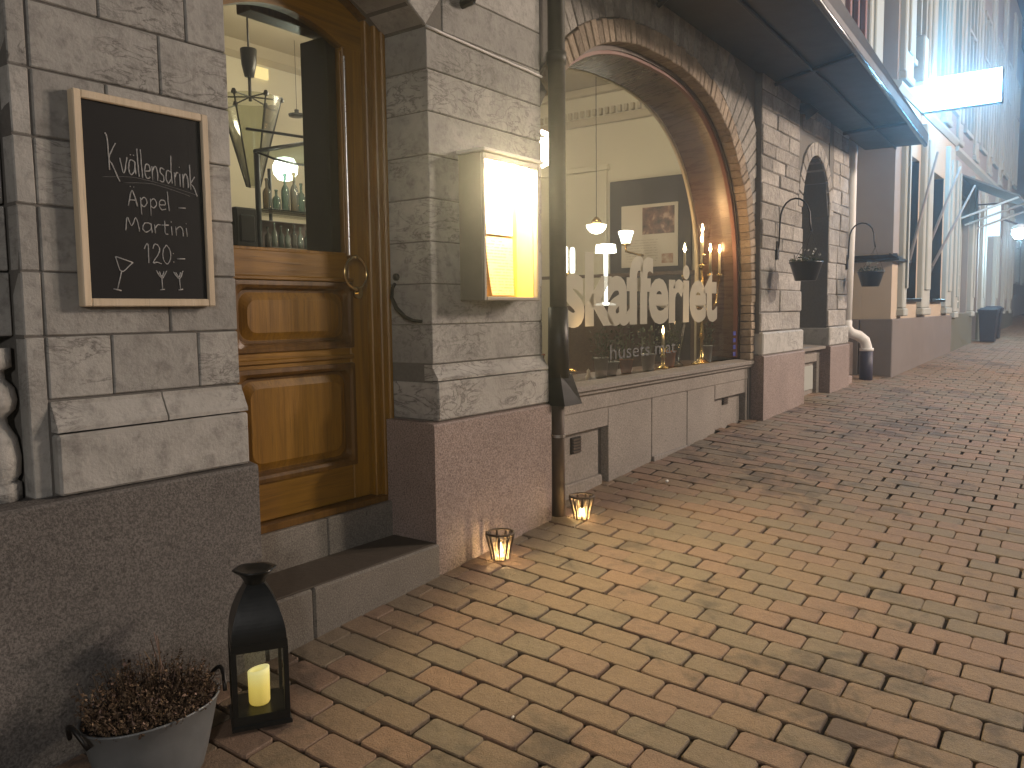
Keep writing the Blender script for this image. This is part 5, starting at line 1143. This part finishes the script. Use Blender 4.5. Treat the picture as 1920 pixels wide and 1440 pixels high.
# bar seen through the door
bar = thing('bar_shelf', 'bar shelf unit with a steel post, glass top and dark back', 'shelf', (3.4, 4.3, -0.88))
q = G(); q.tube([(3.185, 4.20, -0.88), (3.185, 4.20, 0.97)], 0.017, 10); q.tube([(3.60, 4.62, -0.88), (3.60, 4.62, 0.97)], 0.012, 8); mk('post', q, M['iron'], bar, True)
q = G(); q.tube([(3.15, 4.17, 0.965), (3.62, 4.22, 1.095)], 0.013, 8); q.tube([(3.15, 4.17, 0.965), (3.25, 4.12, 0.93), (3.38, 4.10, 0.915), (3.62, 4.12, 0.93)], 0.007, 6); q.tube([(3.30, 4.45, 1.16), (3.66, 4.20, 1.12)], 0.009, 6); mk('top_rail', q, M['iron'], bar, True)
q = G(); q.add([(3.15, 4.17, 0.962), (3.25, 4.12, 0.928), (3.38, 4.10, 0.912), (3.62, 4.12, 0.928), (3.62, 4.22, 1.092)], [(0, 1, 2, 3, 4)]); mk('glass_top', q, m_glass('frosted_top', (0.62, 0.72, 0.62), 1.2, 0.2, 0.35), bar)
for z_ in (0.635, 0.405):
    q = G(); q.cbox(3.19, 3.80, 4.12, 4.40, z_-0.012, z_, 0.003); mk('shelf', q, M['darkwood'] if z_ < 0.6 else M['thin_glass'], bar, fix=False)
q = G(); q.cbox(3.20, 3.9, 4.41, 4.43, 0.38, 0.60, 0.003); q.cbox(3.0, 3.9, 4.12, 4.40, -0.88, 0.20, 0.006); mk('back_panel', q, M['darkwood'], bar, fix=False)
def bottle(x, y, z, h, r, mat, lb, grp):
    q = G(); q.lathe([(r*0.9, 0), (r, 0.006), (r, h*0.55), (r*0.8, h*0.63), (r*0.34, h*0.72), (r*0.32, h*0.93), (r*0.42, h*0.94), (r*0.42, h)], (x, y, z), 12)
    o = mk('bottle', q, M[mat], None, True); tag(o, lb, 'bottle', grp)
TB = [(3.265, 0.19, 'bottle_brown', 'tall brown bottle nearest the steel post on the glass shelf'), (3.335, 0.13, 'bottle_green', 'short green bottle beside the tall brown one'), (3.405, 0.235, 'bottle_green', 'tallest green bottle, in front of the white glow'), (3.475, 0.25, 'bottle_brown', 'tall slim brown bottle crossing the edge of the white glow'), (3.53, 0.19, 'bottle_green', 'dark bottle at the far end of the glass shelf')]
for x, h, m_, lb in TB: bottle(x, 4.22, 0.6355, h, 0.026, m_, lb, 'bottles on the glass shelf')
for k in range(7):
    bottle(3.245+0.05*k, 4.20, 0.4055, 0.125+0.015*((k*5) % 3), 0.018, ('bottle_brown', 'bottle_clear', 'bottle_green', 'bottle_clear')[k % 4], ('amber', 'clear', 'green', 'clear')[k % 4] + ' small bottle, ' + ('first by the steel post', 'second', 'third', 'fourth', 'fifth', 'sixth', 'seventh and last')[k] + ' on the lower bar shelf', 'small bottles on the lower bar shelf')
for k in range(6):
    q = G(); q.lathe([(0.018, 0), (0.024, 0.004), (0.030, 0.085), (0.027, 0.085), (0.020, 0.01)], (3.24+0.062*k, 4.17, 0.2055), 12, caps=(True, False)); o = mk('tumbler', q, M['bottle_clear'], None, True); tag(o, 'clear tumbler, ' + ('first by the steel post', 'second', 'third', 'fourth', 'fifth', 'sixth and last')[k] + ' in the row under the lower bar shelf', 'glass', 'tumblers on the bar')
q = G(); q.lathe([(0.0, -0.085), (0.05, -0.07), (0.08, -0.03), (0.085, 0.02), (0.06, 0.07), (0.0, 0.085)], (3.735, 4.62, 0.985), 16, caps=(False, False)); o = mk('globe_lamp', q, m_emit('globe_white', (0.92, 1.0, 0.88), 5), None, True); tag(o, 'round white lamp glowing behind the bar bottles', 'lamp')
lamp('bar_light', (3.42, 4.02, 0.86), 3.5, (0.92, 1.0, 0.80), 0.02)
lamp('bar_light', (3.40, 4.00, 0.34), 1.6, (0.95, 1.0, 0.82), 0.02)  # added light without a fitting, brightens the lower bar shelf
q = G(); q.cbox(2.95, 3.10, 4.10, 4.5, 0.205, 0.62, 0.01); q.cbox(2.97, 3.08, 4.09, 4.11, 0.42, 0.58, 0.01); o = mk('coffee_machine', q, M['iron'], None, fix=False); tag(o, 'dark coffee machine at the near end of the bar', 'machine')
q = G(); q.lathe([(0.02, 0), (0.035, 0.01), (0.04, 0.08), (0.036, 0.08), (0.03, 0.015)], (3.02, 4.05, 0.2055), 12); o = mk('cup', q, M['white'], None, True); tag(o, 'white cup in front of the dark coffee machine', 'cup')
# conical glass pendant, ceiling cup
px_, py_ = 4.02, 5.35; S_ = 5.35/4.2
pn = thing('cone_pendant', 'large cone shaped glass ceiling lamp seen through the door', 'lamp', (px_, py_, 1.0))
def zz_at(z): return z*S_
q = G(); q.lathe([(0.035, zz_at(1.40)), (0.055, zz_at(1.47)), (0.062, zz_at(1.555)), (0.058, zz_at(1.56))], (px_, py_, 0), 16); mk('ceiling_cup', q, M['iron'], pn, True)
q = G(); q.tube([(px_, py_, zz_at(1.41)), (px_, py_, zz_at(1.26))], 0.012, 8); q.tube([(px_, py_, zz_at(1.56)), (px_, py_, CEIL)], 0.008, 6); mk('rod', q, M['iron'], pn, True)
NS2 = 20; RR = 0.225
q = G(); q.lathe([(RR, zz_at(1.275)), (RR*0.75, zz_at(1.12)), (RR*0.5, zz_at(0.96)), (RR*0.28, zz_at(0.82)), (RR*0.22, zz_at(0.76))], (px_, py_, 0), NS2, caps=(False, False)); mk('glass_cone', q, m_glass('frosted_cone', (0.80, 0.82, 0.70), 1.0, 0.15, 0.35), pn, True)
q = G()
for k in range(6):
    a = 2*pi*k/6+0.4; q.tube([(px_+RR*cos(a), py_+RR*sin(a), zz_at(1.275)), (px_+RR*0.22*cos(a), py_+RR*0.22*sin(a), zz_at(0.76))], 0.006, 5)
    q.lathe([(0.018, -0.015), (0.02, 0.0), (0.012, 0.02)], (px_+RR*cos(a), py_+RR*sin(a), zz_at(1.275)), 8)
    q.tube([(px_, py_, zz_at(1.285)), (px_+RR*cos(a), py_+RR*sin(a), zz_at(1.275))], 0.006, 5)
mk('ribs', q, M['iron'], pn)
q = G(); q.cbox(4.93, 5.07, 6.46, 6.49, 2.17, 2.27, 0.004); o = mk('lit_wall_sign', q, M['exit'], None, fix=False); tag(o, 'small lit yellow sign high on the bar wall', 'sign')
q = G(); q.lathe([(0.07, 0.0), (0.075, 0.02), (0.02, 0.03), (0.02, 0.06)], (5.0, 6.0, 1.76), 14); q.tube([(5.0, 6.0, 1.82), (5.0, 6.0, CEIL)], 0.002, 5); o = mk('small_pendant', q, M['iron'], None, True); tag(o, 'small dark pendant lamp deep inside the bar', 'lamp')

# ------------------------------------------------------------------ street lamps across the street and the added fill lamp
for k, ((lx_, ly_, lz_), p_, c_) in enumerate(OUTDOOR):
    zb = gz(lx_, ly_-0.5); sl = thing('outdoor_lamp', ('street lamp across from the arched window', 'street lamp across from the lit shop', 'added fill lamp on a post down the street behind the chalkboard end')[k], 'street lamp', (lx_, ly_-0.5, zb), 'street lamps')
    q = G(); q.tube([(lx_, ly_-0.5, zb), (lx_, ly_-0.5, zb+0.8), (lx_, ly_-0.5, lz_+0.3)], [0.07, 0.05, 0.035], 10); q.tube([(lx_, ly_-0.5, lz_+0.28), (lx_, ly_-0.2, lz_+0.36), (lx_, ly_, lz_+0.33)], 0.025, 8); mk('pole', q, M['black'], sl, True)
    q = G(); q.lathe([(0.05, 0.36), (0.12, 0.30), (0.26, 0.22), (0.27, 0.20)], (lx_, ly_, lz_), 16, caps=(True, False)); mk('hood', q, M['black'], sl, True)

# ------------------------------------------------------------------ haze volume added round everything, stands in for lens bloom
q = G(); q.box(-22, 64, -20, 7.2, -4.6, 8.4); hz_m = bpy.data.materials.new('bloom_haze'); hz_m.use_nodes = True; hz_m.node_tree.nodes.clear()
o_ = hz_m.node_tree.nodes.new('ShaderNodeOutputMaterial'); v_ = hz_m.node_tree.nodes.new('ShaderNodeVolumePrincipled'); v_.inputs['Color'].default_value = (0.92, 0.95, 1.0, 1); v_.inputs['Density'].default_value = 0.010; v_.inputs['Anisotropy'].default_value = 0.85
hz_m.node_tree.links.new(v_.outputs[0], o_.inputs['Volume'])
haze = mk('haze', q, hz_m); tag(haze, 'thin added haze volume imitating bloom round the lamps and signs', None, None, 'stuff')
SC.cycles.volume_bounces = 0
